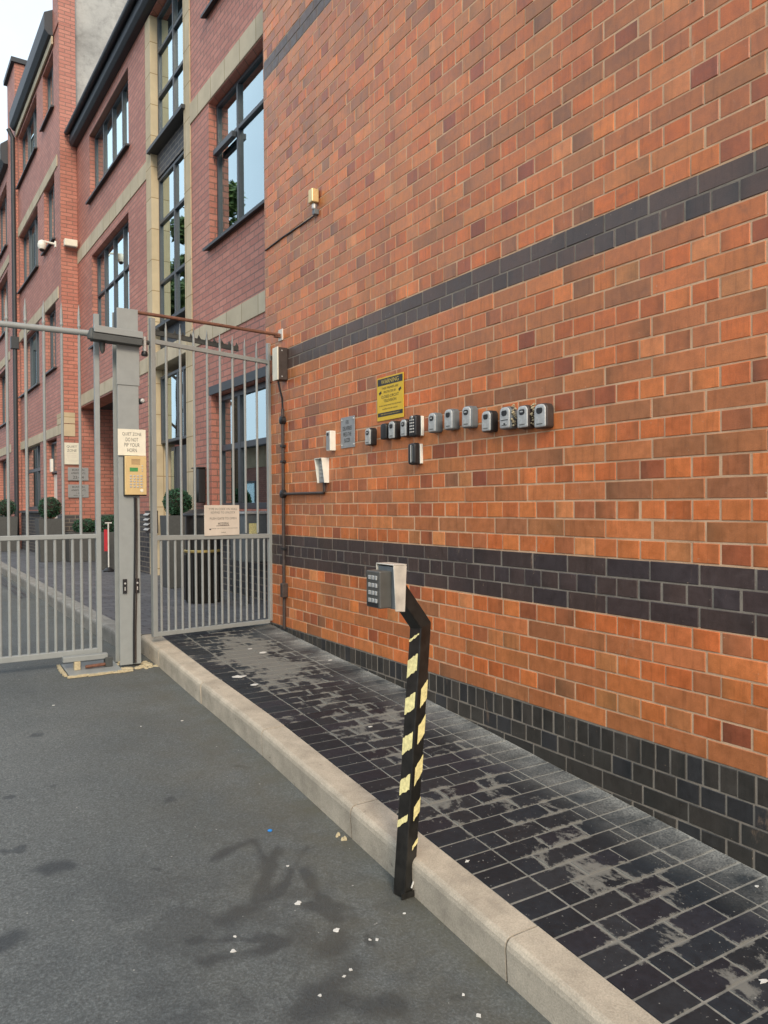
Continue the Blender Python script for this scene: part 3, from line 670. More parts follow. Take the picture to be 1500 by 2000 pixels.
# grey letter box by the door
g = MB(); g.box(1.15, 1.35, .012, .10, .05, .47, M['black']); g.box(1.13, 1.37, .012, .12, .47, .485, M['blackpaint']); g.build('mail_box', bb, 0.006)
# passage through the ground floor
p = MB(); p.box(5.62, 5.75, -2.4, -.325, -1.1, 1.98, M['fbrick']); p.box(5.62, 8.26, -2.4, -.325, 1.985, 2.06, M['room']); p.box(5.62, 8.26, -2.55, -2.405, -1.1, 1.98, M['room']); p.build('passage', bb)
# eaves
e = MB(); e.poly([(-2.1, -.4, 7.163), (-2.1, .10, 7.163), (-2.1, .15, 7.22), (-2.1, .15, 7.46), (-2.1, -.4, 7.62)], (10.36, 0, 0), M['roof'])
e.build('roof', bb, 0.01)
e = MB(); e.tube([(-2.1, .20, 7.40), (8.24, .20, 7.40)], .05, M['roof'], 12); e.build('gutter', bb, smooth=True)
b = MB(); b.tube([(1.0, .02, 2.0), (1.0, .10, 2.0), (1.0, .14, 1.9)], .02, M['silver'], 8)

# --- building C (the taller one stepping forward): u=(-.035,1), face x = 2.52 - .035 (y-16.3)
AC = math.radians(90)+math.atan(.035)
bc = empty('brick_townhouse', (2.588, 16.30, 0), AC)
tag(bc, 'taller four storey red brick building stepping forward past the sandstone stair window', 'building')
K = lambda a, c_, d, e: (a*1.02-16.3, c_*1.02-16.3, d*1.02, e*1.02)
Ch = [K(18.45, 20.95, 7.95, 9.15), K(18.45, 20.95, 5.36, 6.70), K(18.45, 20.95, 2.78, 4.10), K(18.45, 20.95, -.05, 1.50),
      K(16.58, 17.70, 8.05, 9.15), K(16.58, 17.70, 5.42, 6.72), K(16.58, 17.70, 2.85, 4.12), K(16.62, 17.70, -1.1, 1.42)]
b = MB(); facade(b, 0, 5.25, -1.1, 9.56, Ch, .3, M['fbrick']); b.build('wall', bc)
b = MB(); b.box(0.0, .30, -4.5, -.303, -1.1, 7.3, M['fbrick']); b.build('return_wall', bc)
b = MB(); b.box(-.012, 0.50, -.30, .02, 9.57, 11.6, M['fbrick']); b.box(-.012, -0.003, -.30, .012, -1.1, 9.567, M['fbrick']); b.build('corner_pier', bc)
kd = K(16.60, 17.72, 0, 1)
for xa, xb in ((-.004, kd[0]), (kd[1], 5.25)):
    b = MB(); b.box(xa, xb, -.05, .006, -1.1, -.12, M['plinth']); b.build('plinth', bc)
b = MB(); b.box(-.020, -.016, -4.4, -.002, -1.1, -.14, M['plinth']); b.build('side_plinth', bc)
for za, zb, x0, x1 in ((1.47, 1.67, .02, 5.2), (4.21, 4.45, .29, 5.2), (6.86, 7.09, .29, 5.2)):
    b = MB(); b.box(x0, x1, -.32, .016, za, zb, M['stoneband']); b.build('stone_band', bc, .004, seg=1)
b = MB(); b.box(-.028, .5, -.22, .020, 1.675, 1.89, M['stone']); b.build('corner_stone', bc)
b = MB(); b.box(-.028, -.013, -.22, .020, 1.42, 1.66, M['stone']); b.build('corner_stone', bc)
for (a, c_, d, e) in Ch[:3]: window(bc, a, c_, d, e, mull=((a+c_)/2-.4, (a+c_)/2+.45), stripes=(a+1.9, a+1.4))
window(bc, *Ch[3], mull=(3.4,), trans=(.9,), fw=.08)
for (a, c_, d, e) in Ch[4:7]: window(bc, a, c_, d, e, mull=((a+c_)/2,))
a7, c7 = Ch[7][0], Ch[7][1]
d_ = MB(); d_.box(a7+.01, c7-.01, -.20, -.14, -1.0, .72, M['white']); d_.build('door', bc, .006)
window(bc, a7, c7, .74, 1.41, sill=False)
e = MB(); e.poly([(.51, -.4, 9.565), (.51, .10, 9.565), (.51, .18, 9.66), (.51, .18, 10.0), (.51, -.4, 10.35)], (4.75, 0, 0), M['roof']); e.build('roof', bc, .01)
e = MB(); e.box(.51, 5.2, .018, .05, 9.40, 9.555, M['stoneband']); e.build('dentil_course', bc)
dp = MB(); dp.tube([(5.30, .10, -1.0), (5.30, .10, 9.4), (5.30, .2, 9.6)], .055, M['sill'], 10); dp.build('drainpipe', bc, smooth=True)
dp = MB(); dp.box(5.21, 5.39, .02, .20, 4.05, 4.35, M['sill']); dp.build('pipe_hopper', bc)
ch = MB(); ch.box(5.255, 6.5, -1.2, .05, -1.1, 11.3, M['fbrick']); ch.box(5.20, 6.58, -1.3, .13, 11.303, 11.42, M['roof']); ch.build('chimney', bc)
# --- building D, lower, further along
bd = empty('end_building', (2.33, 22.85, 0), AC)
tag(bd, 'far brick building with blue grey windows at the left edge beyond the drainpipe', 'building')
Dh = [(.4, 2.6, 7.2, 8.9), (.4, 2.6, 4.9, 6.5), (.4, 2.6, 2.4, 3.9), (.4, 2.6, -.2, 1.4), (3.8, 6.0, 7.2, 8.9), (3.8, 6.0, 4.9, 6.5), (3.8, 6.0, 2.4, 3.9), (3.8, 6.0, -.2, 1.4)]
b = MB(); facade(b, -.05, 9, -1.1, 9.2, Dh, .3, M['fbrick']); b.build('wall', bd)
for h in Dh: window(bd, *h, mull=((h[0]+h[1])/2,), depth=.12)
for za in (1.5, 4.0, 6.6):
    b = MB(); b.box(-.04, 8.98, -.31, .02, za, za+.22, M['stoneband']); b.build('stone_band', bd)
e = MB(); e.poly([(-.05, -.4, 9.203), (-.05, .12, 9.203), (-.05, .2, 9.3), (-.05, .2, 9.7), (-.05, -.4, 10.2)], (9.1, 0, 0), M['roof']); e.build('roof', bd)
# --- grey rendered gable behind building B
g = MB(); g.box(2.86, 12, 16.46, 16.58, 7.3, 15.5, M['render']); go = g.build('rendered_gable')
tag(go, 'high grey weathered rendered gable wall rising behind the pink brick building', 'gable wall')
# --- the other side of the street (only seen mirrored in the glass)
op = empty('opposite_building', (-6.0, 6, 0), 0)
tag(op, 'low cream and brick building across the street mirrored in the ground floor windows', 'building')
o_ = MB(); o_.box(-5, 0, 0, 34, -1.2, 1.5, M['fbrick']); o_.box(-5.02, .03, -.02, 34.02, 1.503, 2.3, M['stoneband']); o_.build('wall', op)
o_ = MB(); o_.box(-5.3, .3, -.3, 34.3, 2.303, 2.5, M['roof']); o_.build('roof', op)
for i in range(7):
    o_ = MB(); o_.box(.002, .03, 1.5+i*4, 3.3+i*4, -.1, 1.0, M['frame']); o_.box(.03, .034, 1.6+i*4, 3.2+i*4, 0, .9, M['glass']); o_.build('window', op)
def tree(loc, h, rad, n, label):
    t = empty('tree', loc); tag(t, label, 'tree', 'trees across the street')
    b = MB(); b.tube([(0, 0, 0), (.05, .05, h*.3), (-.05, .1, h*.6), (0, 0, h*.85)], [.17, .13, .09, .03], M['bark'], 8)
    for k in range(9):
        a = k*2.4; z = h*(.32+.05*k); b.tube([(0, 0, z), (math.cos(a)*rad*.45, math.sin(a)*rad*.45, z+rad*.35), (math.cos(a)*rad*.8, math.sin(a)*rad*.8, z+rad*.5)], [.06, .035, .012], M['bark'], 6)
    b.build('trunk', t, smooth=True)
    rnd = random.Random(int(h*100)); cl = [(rnd.gauss(0, rad*.42), rnd.gauss(0, rad*.42), h*.68+rnd.gauss(0, rad*.40), rnd.uniform(.3, .55)) for _ in range(30)]
    c = MB(); vs = []; fs = []
    for _ in range(n):
        x, y, z, r = rnd.choice(cl); d = Vector((rnd.gauss(0, 1), rnd.gauss(0, 1), rnd.gauss(0, 1))).normalized()*r*rnd.random()**.4
        p = Vector((x, y, z))+d; a = Vector((rnd.gauss(0, 1), rnd.gauss(0, 1), rnd.gauss(0, .6))).normalized(); q = a.orthogonal().normalized(); s = rnd.uniform(.09, .17)
        i = len(vs); vs += [p-a*s, p+q*s*.45, p+a*s, p-q*s*.45]; fs.append((i, i+1, i+2, i+3))
    c.idx(vs, fs, M['treeleaf']); c.build('crown', t, fixn=False)
tree((-3.4, 23.2, -1.2), 13.3, 2.3, 16000, 'leafy tree across the street mirrored in the large first floor window')
tree((-3.7, 29.5, -1.2), 13.0, 2.4, 16000, 'leafy tree across the street mirrored in the stair window')

# ------------------------------------------------------------------ main gate leaf (plane y = 5.6)
GYL = 5.60
mg = empty('driveway_gate', (1.11, GYL, -1.017)); tag(mg, 'wide grey metal bar driveway gate with spear finials left of the post', 'gate')
def L(o): return (o[0]-1.11, o[1]-GYL, o[2]+1.017)
XL = -2.6
b = MB(); b.tube([L((XL, GYL, 1.21)), L((1.10, GYL, 1.205))], .021, M['gate'], 14); b.build('top_rail', mg, smooth=True)
b = MB(); b.box(XL-1.11, -.012, -.016, .016, .802, .834, M['gate']); b.build('middle_rail', mg, .004)
b = MB(); b.box(XL-1.11, -.012, -.020, .020, .0, .040, M['gate']); b.build('bottom_rail', mg, .004)
b = MB(); b.box(-.017, .017, -.018, .018, -.005, 2.36, M['gate']); b.build('stile', mg, .003)
def finial(b, x, y, z0, z1, r=.0095):
    b.tube([(x, y, z0), (x, y, z1-.19)], r, M['gate'], 8)
    b.lathe((x, y, z1-.19), [(r, 0), (r*1.25, .004), (r*1.25, .016), (r*.8, .022), (r*.8, .032), (r*1.25, .038), (r*1.25, .05), (r*.85, .058), (r*1.12, .09), (r*.75, .14), (.0015, .19)], M['gate'], 10)
k = 1
while 1.111-.1124*k > XL:
    x = -.1124*k; b = MB(); finial(b, x, 0, .834, 2.41); b.build('upper_bar', mg, smooth=True); k += 1
k = 1
while 1.111-.0562*k > XL:
    x = -.0562*k; b = MB(); b.tube([(x, 0, .04), (x, 0, .802)], .0105, M['gate'], 8); b.build('lower_bar', mg, smooth=True); k += 1
# ------------------------------------------------------------------ gate post
gp = empty('gate_post', (1.30, 5.50, -1.10)); tag(gp, 'thick grey steel H section gate post carrying the quiet zone sign', 'gate post')
b = MB(); b.box(-.072, .072, 0, .012, 0, 2.485, M['gate']); b.box(-.006, .006, .012, .138, 0, 2.48, M['gate']); b.box(-.072, .072, .138, .15, 0, 2.48, M['gate'])
b.build('column', gp, .0025)
b = MB(); b.box(-.066, .066, .012, .137, 2.30, 2.478, M['gatedark']); b.box(-.078, .078, -.006, .0, 1.95, 2.27, M['gate']); b.build('head_plate', gp, .003)
b = MB(); b.obox((-.235, -.07, 2.285), (.325, 0, -.012), (0, .058, 0), (0, 0, .047), M['gate']); b.obox((-.245, -.07, 2.235), (.33, 0, -.012), (0, .10, 0), (0, 0, .045), M['gatedark']); b.build('closer_arm', gp, .004)
b = MB(); b.lathe((-.245, -.03, 2.24), [(.028, 0), (.032, .02), (.02, .05), (.012, .075)], M['gatedark'], 12); b.lathe((-.17, .0, 2.155), [(.006, 0), (.016, .02), (.02, .08)], M['gatedark'], 10); b.build('arm_pivot', gp, smooth=True)
b = MB()
b.tube([(.075, .0, 2.27), (.15, .02, 2.265)], .016, M['gatedark'], 10); b.tube([(.115, .0, 2.20), (.115, .0, 2.30)], .014, M['silver'], 8)
b.lathe((.115, .0, 2.165), [(.020, 0), (.024, .01), (.020, .03)], M['black'], 12); b.build('hinge', gp, smooth=True)
for dx in (-.037, .047):
    b = MB(); b.box(dx-.014, dx+.014, -.012, -.001, .50, .60, M['black']); b.lathe((dx, -.012, .57), [(.007, 0), (.007, .006)], M['silver'], 10, 'y'); b.box(dx-.004, dx+.004, -.0135, -.012, .52, .545, M['silver']); b.build('lock', gp, .003)
b = MB(); b.tube([(.035, -.010, 1.17), (.035, -.011, .95), (.028, -.010, .6), (.020, -.010, .25), (.018, -.010, .01)], .007, M['black'], 8)
b.tube([(.048, -.008, 1.17), (.049, -.009, .95), (.044, -.009, .6), (.034, -.009, .25), (.032, -.009, .01)], .005, M['conduit'], 8); b.build('cable', gp, smooth=True)
b = MB(); b.box(.066, .105, .03, .06, 1.83, 1.87, M['black']); b.lathe((.10, .02, 1.85), [(.014, 0), (.018, .012), (.012, .025)], M['silver'], 12, 'y'); b.build('door_viewer', gp, .003)
# foam skirt round the foot
rnd = random.Random(3); b = MB()
for i in range(34):
    a = rnd.uniform(0, 6.28); rr_ = rnd.uniform(.08, .14); x, y = 1.30+math.cos(a)*rr_, 5.53+math.sin(a)*rr_*.9; r_ = rnd.uniform(.012, .028)
    b.lathe((x, y, gz(y)-.132), [(r_, 0), (r_*1.0, r_*.25), (r_*.6, r_*.5)], M['foam'], 7)
for i in range(14):
    x = 1.38+rnd.random()*.14; y = 5.44+rnd.uniform(-.04, .05); r_ = rnd.uniform(.007, .018); b.lathe((x, y, gz(y)-.132), [(r_, 0), (r_, r_*.2), (r_*.5, r_*.4)], M['foam'], 7)
tag(b.build('foam_collar', smooth=True), 'crumbly cream filler foam round the foot of the gate post', 'filler foam')
# gate motor pit cover
pc = empty('gate_motor_cover', (1.05, 5.57, gz(5.57)-.13)); pc.rotation_euler = (math.atan(.06), 0, 0)
tag(pc, 'flat grey steel gate motor cover set in the tarmac at the foot of the gate', 'metal cover')
b = MB(); b.box(-.17, .17, -.17, .15, .004, .012, M['gate']); b.build('cover_plate', pc, .003)
b = MB(); pth = [(-.185, .15-.033*k_) for k_ in range(10)] + [(-.185+.032*k_, -.185) for k_ in range(14)]
for k_ in range(len(pth)-1):
    (xa, ya), (xb, yb) = pth[k_], pth[k_+1]; w1 = rnd.uniform(.012, .026); w2 = rnd.uniform(.010, .022); hh = rnd.uniform(.008, .015)
    if k_ < 9: b.poly([(xa-w1, ya, 0), (xa+.006, ya, 0), (xb+.006, yb-.004, 0), (xb-w2, yb-.004, 0)], (0, 0, hh), M['foam'])
    else: b.poly([(xa, ya-w1, 0), (xb+.004, yb-w2, 0), (xb+.004, yb+.008, 0), (xa, ya+.008, 0)], (0, 0, hh), M['foam'])
b.build('foam_edge', pc, bevel=.003)
b = MB(); b.box(-.19, .10, -.05, .0, .07, .105, M['gate']); b.box(-.12, -.08, -.06, -.02, .012, .07, M['foam']); b.box(.08, .13, -.06, .0, .012, .08, M['gatedark']); b.tube([(-.05, -.06, .03), (.08, -.06, .035)], .012, M['rust'], 8); b.build('pivot_arm', pc, .004)

# ------------------------------------------------------------------ pedestrian gate (slightly ajar)
P1 = Vector((1.482, 5.552, 0)); P2 = Vector((2.483, 5.800, 0)); du = (P2-P1); LW = du.length; ang = math.atan2(du.y, du.x)
pg = empty('pedestrian_gate', (P1.x, P1.y, -.93), ang); tag(pg, 'narrow grey barred pedestrian gate between the thick post and the orange brick wall', 'gate')
b = MB(); b.box(-.018, .018, -.018, .018, .0, 2.28, M['gate']); b.build('stile', pg, .003)
b = MB(); b.box(LW-.016, LW+.016, -.016, .016, .0, 2.25, M['gate']); b.build('stile', pg, .003)
b = MB(); b.obox((.018, -.014, 2.10), (LW-.034, 0, -.02), (0, .028, 0), (0, 0, .032), M['gate']); b.build('top_rail', pg, .003)
b = MB(); b.obox((.018, -.015, .69), (LW-.034, 0, -.018), (0, .03, 0), (0, 0, .036), M['gate']); b.build('middle_rail', pg, .003)
b = MB(); b.obox((.018, -.016, .0), (LW-.034, 0, -.018), (0, .032, 0), (0, 0, .032), M['gate']); b.build('bottom_rail', pg, .003)
for k in range(1, 9):
    x = LW*(k-.04)/9; zt_ = 2.285-.004*k; b = MB(); b.tube([(x, 0, .72), (x, 0, 2.16)], .0095, M['gate'], 8); b.tube([(x, 0, 2.16), (x, 0, zt_-.06), (x, 0, zt_)], [.0095, .008, .0015], M['gate'], 8); b.build('upper_bar', pg, smooth=True)
for k in range(1, 18):
    x = LW*(k-.04)/18; b = MB(); b.tube([(x, 0, .028), (x, 0, .695)], .0095, M['gate'], 8); b.build('lower_bar', pg, smooth=True)
b = MB(); b.obox((.02, .03, 2.175), (LW*.72, 0, -.02), (0, .02, 0), (0, 0, .035), M['gatedark'])
for i in range(11):
    x = .05+i*LW*.066; b.poly([(x, .03, 2.20-.0013*i), (x+.035, .03, 2.20-.0013*i), (x+.012, .03, 2.235-.0013*i)], (0, .004, 0), M['gatedark'])
b.build('anti_climb_strip', pg)
b = MB(); b.box(LW-.004, LW+.036, -.040, -.017, 1.93, 2.11, M['rust']); b.build('rusty_stop', pg, .004)

def sign(name, cx, cy, cz, wd, ht, rz, mat, label, cat, group=None, th=.003, parent=None, screws=False):
    s = empty(name, (cx, cy, cz), rz); tag(s, label, cat, group)
    b = MB(); b.box(-wd/2, wd/2, 0, th, -ht/2, ht/2, mat); b.build('panel', s, .0006, seg=1)
    if screws:
        for sx in (-1, 1):
            for sz in (-1, 1):
                q = MB(); q.lathe((sx*(wd/2-.014), 0, sz*(ht/2-.018)), [(.007, 0), (.006, .003), (.003, .005)], M['silver'], 12, 'y'); q.build('screw', s, smooth=True)
    return s
# sign on the pedestrian gate
u = du.normalized(); px = P1+u*(LW*.545)
s = sign('gate_sign', px.x+u.y*.022, px.y-u.x*.022, -.105, .315, .232, ang, M['beige'], 'beige notice with push to open instructions fixed to the barred pedestrian gate', 'sign')
for t_, zz_, h_, w_ in (('TYPE IN CODE ON WALL', .086, .017, .26), ('KEYPAD TO UNLOCK', .060, .017, .22), ('PUSH GATE TO OPEN', .014, .017, .24), ('MODERN', -.028, .024, .095), ('SUPPLIED AND FITTED BY GATES AND DOORS', -.062, .007, .24), ('Limited', -.092, .010, .04)):
    text(t_, 'lettering', s, M['greyink'] if h_ < .02 else M['ink'], 0.01 if h_ > .008 else .02, zz_, w_, h_, .0008)
q = MB(); q.box(-.115, -.10, -.001, 0, -.072, -.062, M['ink']); q.box(-.055, .065, -.0007, 0, -.044, -.041, M['ink']); q.build('arrow_mark', s)
# sign and intercom on the post
s = sign('quiet_zone_sign', 1.318, 5.483, .452, .190, .183, 0, M['cream'], 'cream sign asking drivers not to pip their horn on the grey gate post', 'sign')
for i, t_ in enumerate(('QUIET ZONE', 'DO NOT', 'PIP YOUR', 'HORN')): text(t_, 'lettering', s, M['greyink'], .0, .056-.037*i, [.13, .085, .105, .065][i], .026, .0008)
ic = empty('intercom_panel', (1.338, 5.462, .2205)); tag(ic, 'brass coloured intercom panel with keypad and green screen under the quiet zone sign', 'intercom')
b = MB(); b.box(-.074, .074, 0, .037, -.135, .135, M['brass']); b.build('panel', ic, .004)
b = MB(); b.box(-.078, .078, .02, .0375, -.142, .137, M['black']); b.build('back_box', ic, .003)
b = MB(); b.box(-.042, .014, -.002, 0, .028, .055, M['green']); b.build('screen', ic)
for i in range(5): 
    b = MB(); b.box(-.03, .03, -.0006, 0, .078+i*.008, .081+i*.008, M['rust']); b.build('speaker_slot', ic)
for i in range(4):
    for j in range(5):
        b = MB(); b.box(-.042+i*.024, -.027+i*.024, -.004, 0, -.008-j*.019, .003-j*.019, M['silver']); b.build('key', ic, .0015, seg=1)
for j in range(3):
    b = MB(); b.lathe((.044, 0, .068-j*.018), [(.005, 0), (.004, .003)], M['silver'], 8, 'y'); b.build('button', ic)
b = MB(); b.lathe((.04, 0, -.105), [(.012, 0), (.010, .003)], M['cream'], 12, 'y'); b.build('fob_reader', ic)

# rusty rod from post head to wall
b = MB(); b.tube([(1.32, 5.53, 1.375), (1.9, 5.55, 1.362), (2.485, 5.575, 1.345)], .0125, M['rust'], 10)
ro = b.build('tie_rod', smooth=True); tag(ro, 'thin rusty tie rod running from the post head to the orange wall', 'rod')
b = MB(); b.box(2.488, 2.4975, 5.535, 5.615, 1.30, 1.39, M['beige']); b.box(2.44, 2.488, 5.56, 5.60, 1.325, 1.335, M['rust']); b.build('wall_bracket', ro, .003)

# ------------------------------------------------------------------ things on the wall; local x points toward the camera side (-y), local y into the wall (+x)
WR = math.radians(-90)
def W(y, z, off=0.0): return (DW-off, y, z)
# gate magnet housing and conduit
o = empty('control_box', W(5.50, 1.10)); tag(o, 'tall dark control box with pale yellow front edge high beside the pedestrian gate', 'control box')
b = MB(); b.box(-.078, 0, -.045, .05, -.125, .125, M['conduit']); b.build('housing', o, .005)
b = MB(); b.box(-.088, -.078, -.046, .051, -.127, .127, M['cream']); b.build('front_cover', o, .003)
for z_ in (-.10, .10):
    b = MB(); b.lathe((-.05, -.0455, z_), [(.006, 0), (.005, .003)], M['silver'], 8, 'y'); b.build('screw', o)
cd_ = empty('conduit_run', W(5.525, -.96)); tag(cd_, 'dark brown cable conduit running down the wall below the control box', 'conduit')
b = MB(); b.tube([(-.05, 0, 1.93), (-.04, -.01, 1.86), (-.018, 0, 1.80), (-.016, 0, 1.70)], .008, M['black'], 8); b.tube([(-.016, 0, 1.72), (-.016, 0, 0.0)], .0125, M['conduit'], 10); b.build('vertical_pipe', cd_, smooth=True)
b = MB(); b.tube([(-.016, 0, 1.055), (-.016, -.69, 1.052), (-.016, -.70, 1.06), (-.016, -.70, 1.13)], .011, M['conduit'], 10); b.build('branch_pipe', cd_, smooth=True)
for z_ in (1.63, 1.055): 
    b = MB(); b.lathe((-.0, 0, z_), [(.032, 0), (.032, .034), (.020, .040)], M['black'], 14, 'x'); b.build('junction_box', cd_, smooth=True)
b = MB(); b.box(-.05, 0, -.045, .0, .25, .36, M['conduit']); b.build('cable_gland', cd_, .006)
for z_ in (1.42, .62, 1.30):
    b = MB(); b.box(-.032, 0, -.024, .02, z_, z_+.018, M['black']); b.build('pipe_clip', cd_, .002)
# roof sensor with its cable
o = empty('wall_sensor', W(4.925, 2.125)); tag(o, 'small pale yellow floodlight sensor high on the orange wall with a trailing cable', 'sensor')
b = MB(); b.box(-.060, -.005, -.032, .032, .03, .125, M['brass']); b.build('housing', o, .006)
b = MB(); b.lathe((-.03, 0, -.015), [(.012, 0), (.016, .008), (.016, .03), (.012, .045)], M['silver'], 12); b.box(-.035, 0, -.02, .02, -.05, -.015, M['bluesteel']); b.build('bracket', o, .003)
b = MB(); b.tube([(-.012, .02, -.045), (-.006, .3, -.036), (-.006, .6, -.030), (-.006, .94, -.034)], .006, M['black'], 6); b.build('cable', o, smooth=True)

def wsign(name, y0, y1, z0, z1, mat, label, cat, screws=False, off=.004):
    return sign(name, DW-off, (y0+y1)/2, (z0+z1)/2, abs(y0-y1), abs(z1-z0), WR, mat, label, cat, screws=screws)
s = wsign('warning_sign', 4.114, 3.813, .524, .790, M['yellow'], 'yellow and black closed circuit television warning sign above the key safes', 'sign', off=.006)
q = MB(); q.box(-.142, .142, -.0006, 0, .083, .125, M['ink']); q.build('black_bar', s)
q = MB(); q.box(-.142, .142, -.0006, 0, -.108, -.084, M['ink']); q.build('black_bar', s)
text('WARNING', 'heading', s, M['yink'], 0, .104, .20, .026, .0012)
for t_, zz_, h_, w_ in (('THESE PREMISES ARE', .064, .013, .19), ('PROTECTED BY', .040, .013, .14), ('CLOSED CIRCUIT', .012, .017, .20), ('TELEVISION', -.014, .017, .15), ('24 HOUR MONITORING AND RECORDING', -.042, .008, .26), ('IN OPERATION ON THIS SITE', -.064, .008, .22)):
    text(t_, 'lettering', s, M['ink'], 0, zz_, w_, h_, .0008)
text('CRIME PREVENTION AND PUBLIC SAFETY', 'lettering', s, M['yink'], 0, -.096, .26, .007, .0012)
for sx in (-1, 1):
    q = MB(); q.poly([(sx*.112-.016, -.0006, .040), (sx*.112+.010, -.0006, .052), (sx*.112+.016, -.0006, .038), (sx*.112-.008, -.0006, .026)], (0, -.0005, 0), M['ink']); q.build('camera_symbol', s)
s = wsign('buzzer_sign', 4.592, 4.402, .388, .594, M['alu'], 'grey metal plate telling deliveries to press the buzzer left of the key safes', 'sign', screws=True, off=.006)
for i, t_ in enumerate(('FOR', 'DELIVERIES', 'PRESS THE', 'BUZZER')): text(t_, 'lettering', s, M['ink'], -.005, .067-.040*i, [.04, .125, .11, .08][i], .027, .0008)

def round_rect(w_, h_, rt, rb, n=6):
    pts = []
    for cx_, cz_, a0, r_ in ((w_/2-rb, -h_/2+rb, -90, rb), (w_/2-rt, h_/2-rt, 0, rt), (-w_/2+rt, h_/2-rt, 90, rt), (-w_/2+rb, -h_/2+rb, 180, rb)):
        for k_ in range(n+1): a = math.radians(a0+90*k_/n); pts.append((cx_+r_*math.cos(a), cz_+r_*math.sin(a)))
    return pts
def domed(b, pts, y0, dome, m, sx=1, sz=1, ox=0, oz=0):
    """a slab with a softly bulging front: stacked shrinking outlines"""
    rings = []; steps = [(1, 0), (1, .55), (.97, .8), (.90, .94), (.75, 1.0)]
    for sc_, d in steps: rings.append([(ox+x*sx*(1-(1-sc_)*1.0), y0-dome*d, oz+z*sz*(1-(1-sc_)*.7)) for x, z in pts])
    n = len(pts); vs = [v for r_ in rings for v in r_]; fs = [(i*n+k_, i*n+(k_+1) % n, (i+1)*n+(k_+1) % n, (i+1)*n+k_) for i in range(len(rings)-1) for k_ in range(n)]
    fs += [tuple(range(n))[::-1], tuple((len(rings)-1)*n+k_ for k_ in range(n))]; b.idx(vs, fs, m)
def key_safe(y, z, w_, h_, label, face='silver', body='black', dep=.042, variant=0, tilt=0.0):
    """local x to the right along the wall (toward the camera), y into the wall, z up"""
    o = empty('key_safe', (DW-.001, y, z), WR); o.rotation_euler = (0, tilt, WR); tag(o, label, 'key safe', 'key safes fixed in a row on the orange wall')
    b = MB(); pts = round_rect(w_, h_, w_*.30, w_*.14); b.poly([(x, 0, z_) for x, z_ in pts], (0, -dep*.62, 0), M[body]); domed(b, pts, -dep*.62, dep*.30, M[body], .99, .99); b.build('body', o, smooth=True)
    if face != 'none':
        f = MB(); pf = round_rect(w_*.84, h_*.92, w_*.28, w_*.08); domed(f, pf, -dep*.84, dep*.18, M[face]); fo = f.build('front_cover', o, smooth=True)
        q = MB(); pd = round_rect(w_*.46, h_*.24, w_*.10, w_*.16); q.poly([(x, -dep*1.025, z_+h_*.20) for x, z_ in pd], (0, -.0022, 0), M['black']); q.build('dial_window', fo, .0008, seg=1)
        if variant in (0, 1):
            q = MB(); q.box(-w_*.14, w_*.10, -dep*1.025-.0034, -dep*1.025-.0021, h_*.19, h_*.25, M['silver']); q.build('dial', fo)
        if variant == 2:
            q = MB(); q.box(-w_*.30, w_*.30, -dep*1.025-.001, -dep*1.02, -h_*.12, -h_*.09, M['black']); q.box(-w_*.06, w_*.06, -dep*1.025-.001, -dep*1.02, -h_*.32, -h_*.24, M['black']); q.build('sticker', fo)
        q = MB(); q.box(-w_*.22, w_*.22, -dep*1.025-.0006, -dep*1.02, -h_*.355, -h_*.31, M['greyink']); q.build('maker_mark', fo)
    return o
def ks(x0, y0, x1, y1, *a, **k):   # box given by its wall y of left / right edge and z of top / bottom
    pass
# centres from the wall plane (y, z), sizes in metres
rowk = [  # px centre of front, py centre, height px -> converted by hand to wall metres
 (4.225, .445, .074, .118, 'lone silver fronted key safe standing apart just right of the buzzer plate', 'silver', 'black', 0),
 (4.045, .462, .066, .105, 'plain matt black key safe at the left end of the clustered group', 'none', 'black', 0),
 (3.945, .462, .074, .116, 'silver fronted key safe with a square black dial window right of the plain black one', 'silver', 'black', 3),
 (3.815, .462, .070, .112, 'silver fronted key safe squeezed against the push button safe', 'silver', 'black', 1),
 (3.522, .475, .078, .118, 'silver fronted key safe directly right of the push button safe', 'silver', 'bluesteel', 0),
 (3.365, .478, .080, .120, 'bright silver key safe with square black window and grey body', 'silver', 'bluesteel', 3),
 (3.205, .475, .082, .122, 'silver key safe in a cloudy grey weather cover', 'silver', 'bluesteel', 1),
 (3.040, .437, .078, .115, 'silver key safe mounted slightly lower than its neighbours', 'silver', 'black', 3),
 (2.895, .440, .084, .117, 'scuffed silver key safe with a grey sticker and foam down its side', 'silver', 'bluesteel', 2),
 (2.765, .432, .082, .118, 'silver key safe with crusty foam on its right side next to the last safe', 'silver', 'conduit', 0),
 (2.645, .425, .086, .122, 'rightmost silver key safe in a dark brown body', 'silver', 'conduit', 3)]
for (y_, z_, w_, h_, lab, fc_, bd_, va) in rowk: key_safe(y_-(.030+.028*max(0, min(1, (y_-2.7)/1.0))), z_-(.020 if y_ < 3.6 else .011), w_, h_*.93, lab, fc_, bd_, .046, va, tilt=random.uniform(-.02, .02))
